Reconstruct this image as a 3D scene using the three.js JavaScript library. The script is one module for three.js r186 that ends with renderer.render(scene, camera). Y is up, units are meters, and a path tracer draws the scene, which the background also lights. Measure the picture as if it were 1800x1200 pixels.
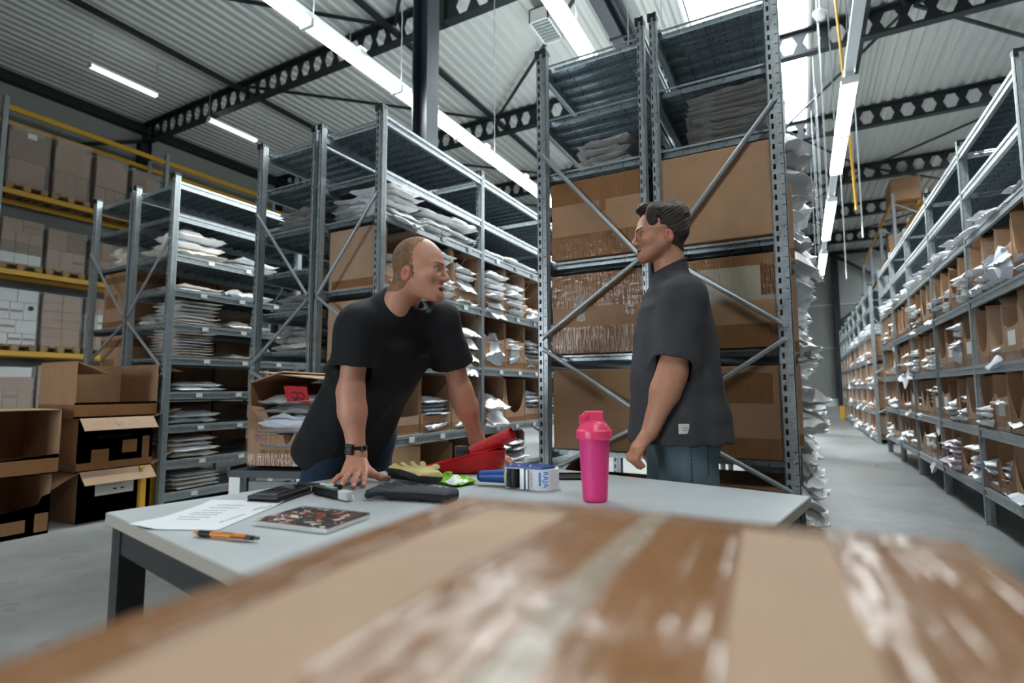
import * as THREE from 'three';
import { mergeGeometries } from 'three/addons/utils/BufferGeometryUtils.js';
import { RoundedBoxGeometry } from 'three/addons/geometries/RoundedBoxGeometry.js';
import { RectAreaLightUniformsLib } from 'three/addons/lights/RectAreaLightUniformsLib.js';

// ---------- camera, sky, exposure ----------
const D2R = Math.PI / 180;
const scene = new THREE.Scene();
const camera = new THREE.PerspectiveCamera(2 * Math.atan(600 / 942.36) / D2R, 1.5, 0.05, 200);
camera.position.set(0, 1.05, 0);
camera.rotation.order = 'YXZ';
camera.rotation.set(5.1 * D2R, 28.426 * D2R, -0.163 * D2R);
camera.focus = 2.25;
camera.userData.fStop = 2.2;
scene.background = new THREE.Color(0.86, 0.94, 1.0);   // bright overcast sky, seen only through the rooflights
scene.backgroundIntensity = 13;
const renderer = new THREE.WebGLRenderer({ antialias: true });
renderer.toneMapping = THREE.LinearToneMapping;
renderer.toneMappingExposure = 1.48;
renderer.shadowMap.enabled = true;
RectAreaLightUniformsLib.init();
const LAMP_NITS = 28;          // luminance of the fluorescent fittings
const LAMP_COLOR = new THREE.Color(0.93, 1.0, 1.0);
// ---------- helpers ----------
let seed0 = 1;
function rng(s) { let a = s | 0; return () => { a = (a + 0x6d2b79f5) | 0; let t = Math.imul(a ^ (a >>> 15), 1 | a); t = (t + Math.imul(t ^ (t >>> 7), 61 | t)) ^ t; return ((t ^ (t >>> 14)) >>> 0) / 4294967296; }; }
const R0 = rng(77);
const rr = (a, b, r = R0) => a + (b - a) * r();
const clamp = THREE.MathUtils.clamp, lerp = THREE.MathUtils.lerp, sstep = THREE.MathUtils.smoothstep;
const V = (x, y, z) => new THREE.Vector3(x, y, z);
const used = new Map();
function numbered(n) { const k = used.get(n) || 0; used.set(n, k + 1); return k ? n + '_' + String(k).padStart(3, '0') : n; }
function tag(o, label, category, group, kind) { if (label) o.userData.label = label; if (category) o.userData.category = category; if (group) o.userData.group = group; if (kind) o.userData.kind = kind; return o; }
function shade(o) { o.castShadow = true; o.receiveShadow = true; return o; }
function thing(name, label, category, p = [0, 0, 0], turn = 0, group) {
  const o = new THREE.Group(); o.name = numbered(name); o.position.set(...p); o.rotation.y = turn; scene.add(o); return tag(o, label, category, group);
}
function part(name, geo, mat, parent) { const m = shade(new THREE.Mesh(geo, mat)); m.name = name; parent.add(m); return m; }
function single(name, geo, mat, label, category, p = [0, 0, 0], turn = 0, group) {
  const m = shade(new THREE.Mesh(geo, mat)); m.name = numbered(name); m.position.set(...p); m.rotation.y = turn; scene.add(m); return tag(m, label, category, group);
}
function struct(name, geo, mat, p = [0, 0, 0]) { const m = shade(new THREE.Mesh(geo, mat)); m.name = numbered(name); m.position.set(...p); scene.add(m); m.userData.kind = 'structure'; return m; }
function copyOf(root, name, label, p, turn, group, category) {
  const c = root.clone(); c.name = numbered(name); c.position.set(...p); c.rotation.set(0, turn || 0, 0); scene.add(c); c.userData = { label, category: category || root.userData.category }; if (group) c.userData.group = group; return c;
}
// collects pieces with uv in metres and joins them
class MB {
  constructor() { this.P = []; this.N = []; this.U = []; this.I = []; }
  quad(a, b, c, d, us = 1) {   // counter-clockwise
    const o = this.P.length / 3, n = V(...b).sub(V(...a)).cross(V(...d).sub(V(...a))).normalize();
    const ax = Math.abs(n.x), ay = Math.abs(n.y), az = Math.abs(n.z);
    for (const p of [a, b, c, d]) { this.P.push(...p); this.N.push(n.x, n.y, n.z); const q = ax > ay && ax > az ? [p[2], p[1]] : ay > az ? [p[0], p[2]] : [p[0], p[1]]; this.U.push(q[0] * us, q[1] * us); }
    this.I.push(o, o + 1, o + 2, o, o + 2, o + 3); return this;
  }
  box(x0, x1, y0, y1, z0, z1) {
    if (x0 > x1) [x0, x1] = [x1, x0]; if (y0 > y1) [y0, y1] = [y1, y0]; if (z0 > z1) [z0, z1] = [z1, z0];
    const A = [x0, y0, z0], B = [x1, y0, z0], C = [x1, y1, z0], D = [x0, y1, z0], E = [x0, y0, z1], F = [x1, y0, z1], G = [x1, y1, z1], H = [x0, y1, z1];
    return this.quad(E, F, G, H).quad(B, A, D, C).quad(F, B, C, G).quad(A, E, H, D).quad(H, G, C, D).quad(A, B, F, E);
  }
  geo(g, m) {
    g = g.index ? g.clone() : g.clone(); if (m) g.applyMatrix4(m);
    const o = this.P.length / 3, p = g.attributes.position, n = g.attributes.normal, u = g.attributes.uv;
    for (let i = 0; i < p.count; i++) { this.P.push(p.getX(i), p.getY(i), p.getZ(i)); this.N.push(n.getX(i), n.getY(i), n.getZ(i)); this.U.push(u ? u.getX(i) : p.getX(i), u ? u.getY(i) : p.getY(i)); }
    if (g.index) for (let i = 0; i < g.index.count; i++) this.I.push(o + g.index.getX(i)); else for (let i = 0; i < p.count; i++) this.I.push(o + i);
    return this;
  }
  bar(a, b, w, h = w) {   // square bar from a to b
    a = V(...a); b = V(...b); const d = b.clone().sub(a), L = d.length(); const g = new THREE.BoxGeometry(w, h, L);
    const m = new THREE.Matrix4().lookAt(b, a, Math.abs(d.y) > 0.95 * L ? V(1, 0, 0) : V(0, 1, 0)); m.setPosition(a.clone().add(b).multiplyScalar(0.5)); return this.geo(g, m);
  }
  rod(a, b, r, n = 8, r2 = r) {
    a = V(...a); b = V(...b); const d = b.clone().sub(a), L = d.length(); const g = new THREE.CylinderGeometry(r2, r, L, n);
    const q = new THREE.Quaternion().setFromUnitVectors(V(0, 1, 0), d.normalize()); return this.geo(g, new THREE.Matrix4().compose(a.add(b).multiplyScalar(0.5), q, V(1, 1, 1)));
  }
  tube(pts, r, n = 24, k = 6) { return this.geo(new THREE.TubeGeometry(new THREE.CatmullRomCurve3(pts.map((p) => V(...p))), n, r, k)); }
  prism(poly, x0, x1) {   // polygon in (z, y), counter-clockwise seen from +x, drawn out along x
    for (let i = 0; i < poly.length; i++) { const [z, y] = poly[i], [Z, Y] = poly[(i + 1) % poly.length]; this.quad([x0, y, z], [x1, y, z], [x1, Y, Z], [x0, Y, Z]); }
    return this;
  }
  build() {
    const g = new THREE.BufferGeometry();
    g.setAttribute('position', new THREE.Float32BufferAttribute(this.P, 3)); g.setAttribute('normal', new THREE.Float32BufferAttribute(this.N, 3)); g.setAttribute('uv', new THREE.Float32BufferAttribute(this.U, 2)); g.setIndex(this.I); return g;
  }
}
const mb = () => new MB();
const bx = (...a) => mb().box(...a).build();
const rbox = (w, h, d, r = 0.004, s = 2) => new RoundedBoxGeometry(w, h, d, s, r);
const M4 = (x, y, z, rx = 0, ry = 0, rz = 0, s = 1) => new THREE.Matrix4().compose(V(x, y, z), new THREE.Quaternion().setFromEuler(new THREE.Euler(rx, ry, rz, 'YXZ')), V(s, s, s));
function extrude(shape, depth, bevel = 0, seg = 12) { return new THREE.ExtrudeGeometry(shape, { depth, bevelEnabled: bevel > 0, bevelSize: bevel, bevelThickness: bevel, bevelSegments: 2, curveSegments: seg }); }
function poly(pts) { const s = new THREE.Shape(); pts.forEach((p, i) => (i ? s.lineTo(p[0], p[1]) : s.moveTo(p[0], p[1]))); s.closePath(); return s; }

// value noise in 2-D (period in cells) and 3-D
const NT = (() => { const r = rng(5), t = new Float32Array(65536); for (let i = 0; i < 65536; i++) t[i] = r(); return t; })();
function vn2(x, y, per = 256) {
  const xi = Math.floor(x), yi = Math.floor(y), fx = x - xi, fy = y - yi, u = fx * fx * (3 - 2 * fx), v = fy * fy * (3 - 2 * fy), m = (k) => ((k % per) + per) % per;
  const h = (a, b) => NT[(m(a) * 157 + m(b) * 8117) & 65535]; return lerp(lerp(h(xi, yi), h(xi + 1, yi), u), lerp(h(xi, yi + 1), h(xi + 1, yi + 1), u), v);
}
function vn3(x, y, z) {
  const xi = Math.floor(x), yi = Math.floor(y), zi = Math.floor(z), s = (t) => t * t * (3 - 2 * t), u = s(x - xi), v = s(y - yi), w = s(z - zi), h = (a, b, c) => NT[(a * 157 + b * 8117 + c * 30011) & 65535];
  return lerp(lerp(lerp(h(xi, yi, zi), h(xi + 1, yi, zi), u), lerp(h(xi, yi + 1, zi), h(xi + 1, yi + 1, zi), u), v), lerp(lerp(h(xi, yi, zi + 1), h(xi + 1, yi, zi + 1), u), lerp(h(xi, yi + 1, zi + 1), h(xi + 1, yi + 1, zi + 1), u), v), w);
}
const fbm2 = (x, y, per, oct = 4) => { let s = 0, a = 0.5; for (let i = 0; i < oct; i++) { s += a * vn2(x, y, per); x *= 2; y *= 2; per *= 2; a *= 0.5; } return s / (1 - 0.5 ** oct); };
// texture from a function (u, v) -> [r, g, b] in 0..1 (sRGB when color)
function tex(n, m, f, metres, color = true) {
  const d = new Uint8Array(n * m * 4);
  for (let j = 0; j < m; j++) for (let i = 0; i < n; i++) { const c = f(i / n, j / m, i, j), o = (j * n + i) * 4; for (let k = 0; k < 3; k++) d[o + k] = clamp(Math.round((c.length ? c[k] : c) * 255), 0, 255); d[o + 3] = 255; }
  const t = new THREE.DataTexture(d, n, m); t.magFilter = THREE.LinearFilter; t.minFilter = THREE.LinearFilter; t.wrapS = t.wrapT = THREE.RepeatWrapping; if (color) t.colorSpace = THREE.SRGBColorSpace; t.repeat.set(1 / (metres[0] || metres), 1 / (metres[1] || metres)); t.needsUpdate = true; return t;
}
function canvasTex(w, h, draw) { const c = document.createElement('canvas'); c.width = w; c.height = h; draw(c.getContext('2d'), w, h); const t = new THREE.CanvasTexture(c); t.colorSpace = THREE.SRGBColorSpace; return t; }
const std = (o) => new THREE.MeshStandardMaterial(o), phys = (o) => new THREE.MeshPhysicalMaterial(o);
const mul = (c, k) => [c[0] * k, c[1] * k, c[2] * k];
const rgb = (r, g, b) => [r / 255, g / 255, b / 255];

// ---------- materials ----------
const T = {};
T.card = tex(512, 512, (u, v, i, j) => { const g = 0.93 + 0.1 * (fbm2(u * 8, v * 8, 8) - 0.5) + 0.07 * (NT[(i * 131 + j * 977) & 65535] - 0.5) + 0.007 * Math.sin(u * 2 * Math.PI * 64); return mul(rgb(182, 142, 108), g); }, 0.5);
T.cardB = tex(256, 256, (u, v, i, j) => 0.5 + 0.3 * (fbm2(u * 8, v * 8, 8) - 0.5) + 0.06 * Math.sin(u * 2 * Math.PI * 64), 0.5, false);
T.crackle = tex(512, 512, (u, v, i, j) => { const s = fbm2(u * 128, v * 8, 128, 1), t = fbm2(u * 8, v * 24, 24, 3), k = Math.abs(fbm2(u * 14, v * 14, 14, 3) - 0.5) * 6; return clamp(0.35 + 0.5 * (s - 0.5) + 0.5 * (t - 0.5) - 0.3 * Math.max(0, 0.35 - k), 0, 1); }, 0.45, false);
T.steel = tex(512, 512, (u, v, i, j) => { const s = Math.floor(vn2(u * 40, v * 40, 40) * 6) / 6; const g = 0.9 + 0.12 * (s - 0.5) + 0.1 * (fbm2(u * 12, v * 12, 12) - 0.5); return mul(rgb(188, 196, 200), g); }, 0.35);
T.steelR = tex(256, 256, (u, v) => 0.62 + 0.4 * (fbm2(u * 16, v * 16, 16) - 0.5), 0.35, false);
T.wrinkle = tex(512, 512, (u, v) => { const a = fbm2(u * 6, v * 6, 6, 3), b = Math.abs(fbm2(u * 9 + a, v * 9, 9, 4) - 0.5) * 2, c = Math.abs(fbm2(u * 5, v * 17, 5, 3) - 0.5) * 2; return clamp(0.25 + 0.9 * Math.min(b, c) + 0.4 * (a - 0.5), 0, 1); }, 0.35, false);
T.fabric = tex(256, 256, (u, v, i, j) => 0.5 + 0.35 * ((i + j) % 4 < 2 ? 1 : -1) * 0.5 + 0.3 * (NT[(i * 131 + j * 977) & 65535] - 0.5), 0.08, false);
T.floor = tex(1024, 1024, (u, v, i, j) => { const a = fbm2(u * 5, v * 5, 5, 5), b = fbm2(u * 40, v * 40, 40, 3), sp = NT[(i * 733 + j * 977) & 65535]; const g = 0.86 + 0.3 * (a - 0.5) + 0.12 * (b - 0.5) + 0.05 * (sp - 0.5) - (b > 0.74 ? 0.1 : 0); return mul(rgb(158, 160, 158), g); }, 5);
T.floorR = tex(512, 512, (u, v) => 0.36 + 0.35 * (fbm2(u * 6, v * 6, 6, 4) - 0.4), 5, false);
T.wood = tex(256, 256, (u, v, i, j) => { const g = 0.9 + 0.25 * (fbm2(u * 3, v * 40, 3, 3) - 0.5) + 0.08 * (NT[(i * 131 + j * 977) & 65535] - 0.5); return mul(rgb(186, 152, 108), g); }, 0.6);
T.skin = tex(256, 256, (u, v, i, j) => { const g = 0.97 + 0.06 * (fbm2(u * 12, v * 12, 12) - 0.5) + 0.03 * (NT[(i * 131 + j * 977) & 65535] - 0.5); return mul([1, 1, 1], g); }, 0.15);
T.denim = tex(512, 512, (u, v, i, j) => { const g = 0.9 + 0.4 * (fbm2(u * 6, v * 6, 6, 4) - 0.5) + 0.16 * (NT[(i * 131 + j * 977) & 65535] - 0.5) + ((i + j) % 6 < 3 ? 0.04 : -0.04); return mul([1, 1, 1], g); }, 0.5);
T.wash = tex(512, 512, (u, v, i, j) => { const g = 0.92 + 0.22 * (fbm2(u * 5, v * 5, 5, 4) - 0.5) + 0.06 * (NT[(i * 131 + j * 977) & 65535] - 0.5); return mul([1, 1, 1], g); }, 0.6);
const M = {
  card: std({ map: T.card, roughness: 0.82, bumpMap: T.cardB, bumpScale: 0.0006 }),
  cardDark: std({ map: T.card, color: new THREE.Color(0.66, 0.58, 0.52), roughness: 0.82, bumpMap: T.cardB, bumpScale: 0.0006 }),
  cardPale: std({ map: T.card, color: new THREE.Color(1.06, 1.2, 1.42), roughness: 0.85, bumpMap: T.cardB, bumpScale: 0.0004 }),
  tape: std({ map: T.card, color: new THREE.Color(0.68, 0.56, 0.42), roughness: 0.22, bumpMap: T.crackle, bumpScale: 0.0026 }),
  tapeClear: std({ color: 0xd8d2c0, roughness: 0.2, transparent: true, opacity: 0.4, bumpMap: T.crackle, bumpScale: 0.004 }),
  steel: std({ map: T.steel, metalness: 0.4, roughness: 0.55, roughnessMap: T.steelR }),
  steelDeck: std({ map: T.steel, color: new THREE.Color(0.8, 0.85, 0.88), metalness: 0.65, roughness: 0.5, roughnessMap: T.steelR }),
  steelDark: std({ color: 0x23282c, metalness: 0.2, roughness: 0.5 }),
  steelDarkBlue: std({ color: 0x2a3138, metalness: 0.3, roughness: 0.38 }),
  black: std({ color: 0x101112, roughness: 0.5 }),
  roof: std({ color: 0xb9bdbb, roughness: 0.55, metalness: 0.05 }),
  wall: std({ color: 0x8d908c, roughness: 0.7 }),
  wallDark: std({ color: 0x5c605f, roughness: 0.7 }),
  seam: std({ color: 0x6f7370, roughness: 0.6 }),
  floor: std({ map: T.floor, roughness: 1, roughnessMap: T.floorR, bumpMap: T.floorR, bumpScale: 0.0008 }),
  yellow: std({ color: 0xd2a02c, roughness: 0.45, metalness: 0.1 }),
  bag: std({ color: 0xf3f4f6, roughness: 0.36, bumpMap: T.wrinkle, bumpScale: 0.004 }),
  bagCream: std({ color: 0xece5d8, roughness: 0.4, bumpMap: T.wrinkle, bumpScale: 0.004 }),
  bagGrey: std({ color: 0xa8a6a6, roughness: 0.3, bumpMap: T.wrinkle, bumpScale: 0.005 }),
  bagBlue: std({ color: 0xcfd5e0, roughness: 0.28, bumpMap: T.wrinkle, bumpScale: 0.005 }),
  bagPink: std({ color: 0xd9cbd8, roughness: 0.28, bumpMap: T.wrinkle, bumpScale: 0.005 }),
  film: std({ color: 0xf2f4f6, roughness: 0.14, transparent: true, opacity: 0.26, bumpMap: T.wrinkle, bumpScale: 0.03 }),
  wood: std({ map: T.wood, roughness: 0.8 }),
  paper: std({ color: 0xe4e4e0, roughness: 0.8 }),
  white: std({ color: 0xe8eaea, roughness: 0.5 }),
  lampBody: std({ color: 0xd9dcdc, roughness: 0.45, metalness: 0.1 }),
  lamp: std({ color: 0xf4f8f8, roughness: 0.5, emissive: LAMP_COLOR, emissiveIntensity: 13 }),
  lampWeak: std({ color: 0xf0f0ea, roughness: 0.5, emissive: new THREE.Color(1, 0.97, 0.9), emissiveIntensity: 0.9 }),
  chain: std({ color: 0xc6cccf, metalness: 0.7, roughness: 0.4 }),
};
// ---------- smooth solids: distance functions meshed with surface nets ----------
const smin = (a, b, k) => { const h = Math.max(k - Math.abs(a - b), 0) / k; return Math.min(a, b) - h * h * k * 0.25; };
const smax = (a, b, k) => -smin(-a, -b, k);
function cap(x, y, z, a, b, ra, rb) { const bx_ = b[0] - a[0], by = b[1] - a[1], bz = b[2] - a[2], px = x - a[0], py = y - a[1], pz = z - a[2], t = clamp((px * bx_ + py * by + pz * bz) / (bx_ * bx_ + by * by + bz * bz + 1e-12), 0, 1), dx = px - bx_ * t, dy = py - by * t, dz = pz - bz * t; return Math.sqrt(dx * dx + dy * dy + dz * dz) - (ra + (rb - ra) * t); }
const ell = (x, y, z, cx, cy, cz, rx, ry, rz) => { const a = (x - cx) / rx, b = (y - cy) / ry, c = (z - cz) / rz, k0 = Math.sqrt(a * a + b * b + c * c), k1 = Math.sqrt((a / rx) ** 2 + (b / ry) ** 2 + (c / rz) ** 2); return k1 < 1e-9 ? -Math.min(rx, ry, rz) : k0 * (k0 - 1) / k1; };
function surface(f, lo, hi, cell, uvs = 1) {
  const n = [0, 1, 2].map((k) => Math.ceil((hi[k] - lo[k]) / cell) + 1), [nx, ny, nz] = n, F = new Float32Array(nx * ny * nz).fill(NaN), B = 4, id = (i, j, k) => (k * ny + j) * nx + i;
  for (let K = 0; K < nz; K += B) for (let J = 0; J < ny; J += B) for (let I2 = 0; I2 < nx; I2 += B) {
    const c = f(lo[0] + (I2 + B / 2) * cell, lo[1] + (J + B / 2) * cell, lo[2] + (K + B / 2) * cell), far = Math.abs(c) > cell * B * 1.25;
    for (let k = K; k < Math.min(K + B, nz); k++) for (let j = J; j < Math.min(J + B, ny); j++) for (let i = I2; i < Math.min(I2 + B, nx); i++) F[id(i, j, k)] = far ? c : f(lo[0] + i * cell, lo[1] + j * cell, lo[2] + k * cell);
  }
  const P = [], vid = new Int32Array(nx * ny * nz).fill(-1), I = [];
  const E = [[0, 1], [2, 3], [4, 5], [6, 7], [0, 2], [1, 3], [4, 6], [5, 7], [0, 4], [1, 5], [2, 6], [3, 7]], C = [0, 1, 2, 3, 4, 5, 6, 7].map((c) => [c & 1, (c >> 1) & 1, c >> 2]);
  for (let k = 0; k < nz - 1; k++) for (let j = 0; j < ny - 1; j++) for (let i = 0; i < nx - 1; i++) {
    let m = 0; const v = []; for (let c = 0; c < 8; c++) { const q = F[id(i + C[c][0], j + C[c][1], k + C[c][2])]; v.push(q); if (q < 0) m |= 1 << c; } if (m === 0 || m === 255) continue;
    let x = 0, y = 0, z = 0, w = 0; for (const [a, b] of E) if ((v[a] < 0) !== (v[b] < 0)) { const t = v[a] / (v[a] - v[b]); x += lerp(C[a][0], C[b][0], t); y += lerp(C[a][1], C[b][1], t); z += lerp(C[a][2], C[b][2], t); w++; }
    vid[id(i, j, k)] = P.length / 3; P.push(lo[0] + (i + x / w) * cell, lo[1] + (j + y / w) * cell, lo[2] + (k + z / w) * cell);
  }
  const quad = (a, b, c, d, flip) => { if (a < 0 || b < 0 || c < 0 || d < 0) return; flip ? I.push(a, c, b, a, d, c) : I.push(a, b, c, a, c, d); };
  for (let k = 1; k < nz - 1; k++) for (let j = 1; j < ny - 1; j++) for (let i = 1; i < nx - 1; i++) {
    const s = F[id(i, j, k)] < 0;
    if (s !== F[id(i + 1, j, k)] < 0) quad(vid[id(i, j - 1, k - 1)], vid[id(i, j, k - 1)], vid[id(i, j, k)], vid[id(i, j - 1, k)], !s);
    if (s !== F[id(i, j + 1, k)] < 0) quad(vid[id(i - 1, j, k - 1)], vid[id(i - 1, j, k)], vid[id(i, j, k)], vid[id(i, j, k - 1)], !s);
    if (s !== F[id(i, j, k + 1)] < 0) quad(vid[id(i - 1, j - 1, k)], vid[id(i, j - 1, k)], vid[id(i, j, k)], vid[id(i - 1, j, k)], !s);
  }
  const N = [], U = [], e = cell * 0.5;
  for (let i = 0; i < P.length; i += 3) { const [x, y, z] = [P[i], P[i + 1], P[i + 2]]; let a = f(x + e, y, z) - f(x - e, y, z), b = f(x, y + e, z) - f(x, y - e, z), c = f(x, y, z + e) - f(x, y, z - e); const l = Math.hypot(a, b, c) || 1; N.push(a / l, b / l, c / l); U.push((x + z * 0.8) * uvs, y * uvs); }
  const g = new THREE.BufferGeometry(); g.setAttribute('position', new THREE.Float32BufferAttribute(P, 3)); g.setAttribute('normal', new THREE.Float32BufferAttribute(N, 3)); g.setAttribute('uv', new THREE.Float32BufferAttribute(U, 2)); g.setIndex(I); return g;
}
// ---------- the hall ----------
const HX0 = -17.5, HX1 = 12.5, HZ0 = -36.8, HZ1 = 7, CEIL = 9.16;
const SKY = { x0: -1.9, x1: 0.45, z0: -19.1, z1: -10.4, n: 4, name: 'window_1' }, ADDED_SKY2 = { x0: 5.6, x1: 8.6, z0: -36, z1: -14, n: 8, name: 'added_window_2' };     // rooflight openings; the second is added out of view to brighten the far wall
struct('floor', bx(HX0 - 0.3, HX1 + 0.3, -0.2, 0, HZ0 - 0.3, HZ1 + 0.3), M.floor);
struct('wall_left', bx(HX0 - 0.3, HX0, 0, CEIL + 0.5, HZ0, HZ1), M.wall);
struct('wall_right', bx(HX1, HX1 + 0.3, 0, CEIL + 0.5, HZ0, HZ1), M.wall);
{ const D = [-5.3, -2.7, 3.1]; struct('wall_back', mb().box(HX0 - 0.3, D[0], 0, CEIL + 0.5, HZ1, HZ1 + 0.3).box(D[1], HX1 + 0.3, 0, CEIL + 0.5, HZ1, HZ1 + 0.3).box(D[0], D[1], D[2], CEIL + 0.5, HZ1, HZ1 + 0.3).build(), M.wall);   // open loading door behind the camera; it shows as the pale patch mirrored in the carton tape
  struct('door_1', mb().box(D[0], D[0] + 0.1, 0, D[2], HZ1 - 0.04, HZ1).box(D[1] - 0.1, D[1], 0, D[2], HZ1 - 0.04, HZ1).box(D[0], D[1], D[2] - 0.1, D[2], HZ1 - 0.04, HZ1).build(), M.steelDark); struct('yard', bx(D[0] - 12, D[1] + 12, -0.2, 0, HZ1 + 0.3, HZ1 + 30), M.floor); }
{ const far = struct('wall_far', bx(HX0 - 0.3, HX1 + 0.3, 0, CEIL + 0.5, HZ0 - 0.3, HZ0 - 0.05), M.seam);
  const rows = [[0.5, 3.42], [3.46, 5.98], [6.02, 8.55], [8.59, CEIL]], cols = [HX0, -11, -4.6, 1.9, 8.2, HX1];
  for (const [y0, y1] of rows) for (let i = 0; i + 1 < cols.length; i++) part('panel', bx(cols[i] + 0.015, cols[i + 1] - 0.015, y0, y1, HZ0 - 0.05, HZ0), M.wall, far);
  struct('baseboard_far', bx(HX0, HX1, 0, 0.46, HZ0 - 0.05, HZ0 + 0.05), M.white);
  struct('wall_rail', mb().box(HX0, HX1, 3.41, 3.47, HZ0, HZ0 + 0.06).box(HX0, HX1, 5.97, 6.03, HZ0, HZ0 + 0.06).build(), M.chain); }
// trapezoidal steel roof deck, ribs along the hall, in sheets round the rooflights
function deck(x0, x1, z0, z1) {
  const m = mb(), P = 0.25, D = 0.055;
  for (let x = x0; x < x1 - 0.01; x += P) {
    const w = Math.min(P, x1 - x), a = x, b = x + 0.09 * w / P, c = x + 0.125 * w / P, d = x + 0.215 * w / P, e = x + w, lo = CEIL, hi = CEIL + D;
    m.quad([a, lo, z0], [b, lo, z0], [b, lo, z1], [a, lo, z1]).quad([b, lo, z0], [c, hi, z0], [c, hi, z1], [b, lo, z1]).quad([c, hi, z0], [d, hi, z0], [d, hi, z1], [c, hi, z1]).quad([d, hi, z0], [e, lo, z0], [e, lo, z1], [d, hi, z1]);
  }
  m.box(x0, x1, CEIL + D + 0.02, CEIL + 0.25, z0, z1);
  return m.build();
}
{ const c = struct('ceiling', deck(HX0 - 0.3, -10, HZ0 - 0.3, HZ1 + 0.3), M.roof), A = HZ0 - 0.3, B = HZ1 + 0.3;
  const sheets = [[-10, SKY.x0, A, B], [SKY.x1, ADDED_SKY2.x0, A, B], [ADDED_SKY2.x1, HX1 + 0.3, A, B]]; for (const k of [SKY, ADDED_SKY2]) sheets.push([k.x0, k.x1, A, k.z0], [k.x0, k.x1, k.z1, B]);
  for (const q of sheets) part('roof_sheet', deck(...q), M.roof, c); }
for (const k of [SKY, ADDED_SKY2]) { const w = struct(k.name, mb().box(k.x0 - 0.06, k.x0, CEIL - 0.02, CEIL + 0.55, k.z0, k.z1).box(k.x1, k.x1 + 0.06, CEIL - 0.02, CEIL + 0.55, k.z0, k.z1).box(k.x0 - 0.06, k.x1 + 0.06, CEIL - 0.02, CEIL + 0.55, k.z0 - 0.06, k.z0).box(k.x0 - 0.06, k.x1 + 0.06, CEIL - 0.02, CEIL + 0.55, k.z1, k.z1 + 0.06).build(), M.white);
  const pane = phys({ color: 0xffffff, roughness: 0, transmission: 1, thickness: 0 }), n = k.n;
  for (let i = 0; i < n; i++) { const L = (k.z1 - k.z0) / n, z = k.z0 + i * L; part('pane', mb().quad([k.x0, CEIL + 0.5, z + L - 0.03], [k.x1, CEIL + 0.5, z + L - 0.03], [k.x1, CEIL + 0.5, z + 0.03], [k.x0, CEIL + 0.5, z + 0.03]).build(), pane, w); if (i) part('glazing_bar', bx(k.x0, k.x1, CEIL + 0.46, CEIL + 0.54, z - 0.035, z + 0.035), M.white, w); } }

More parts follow.
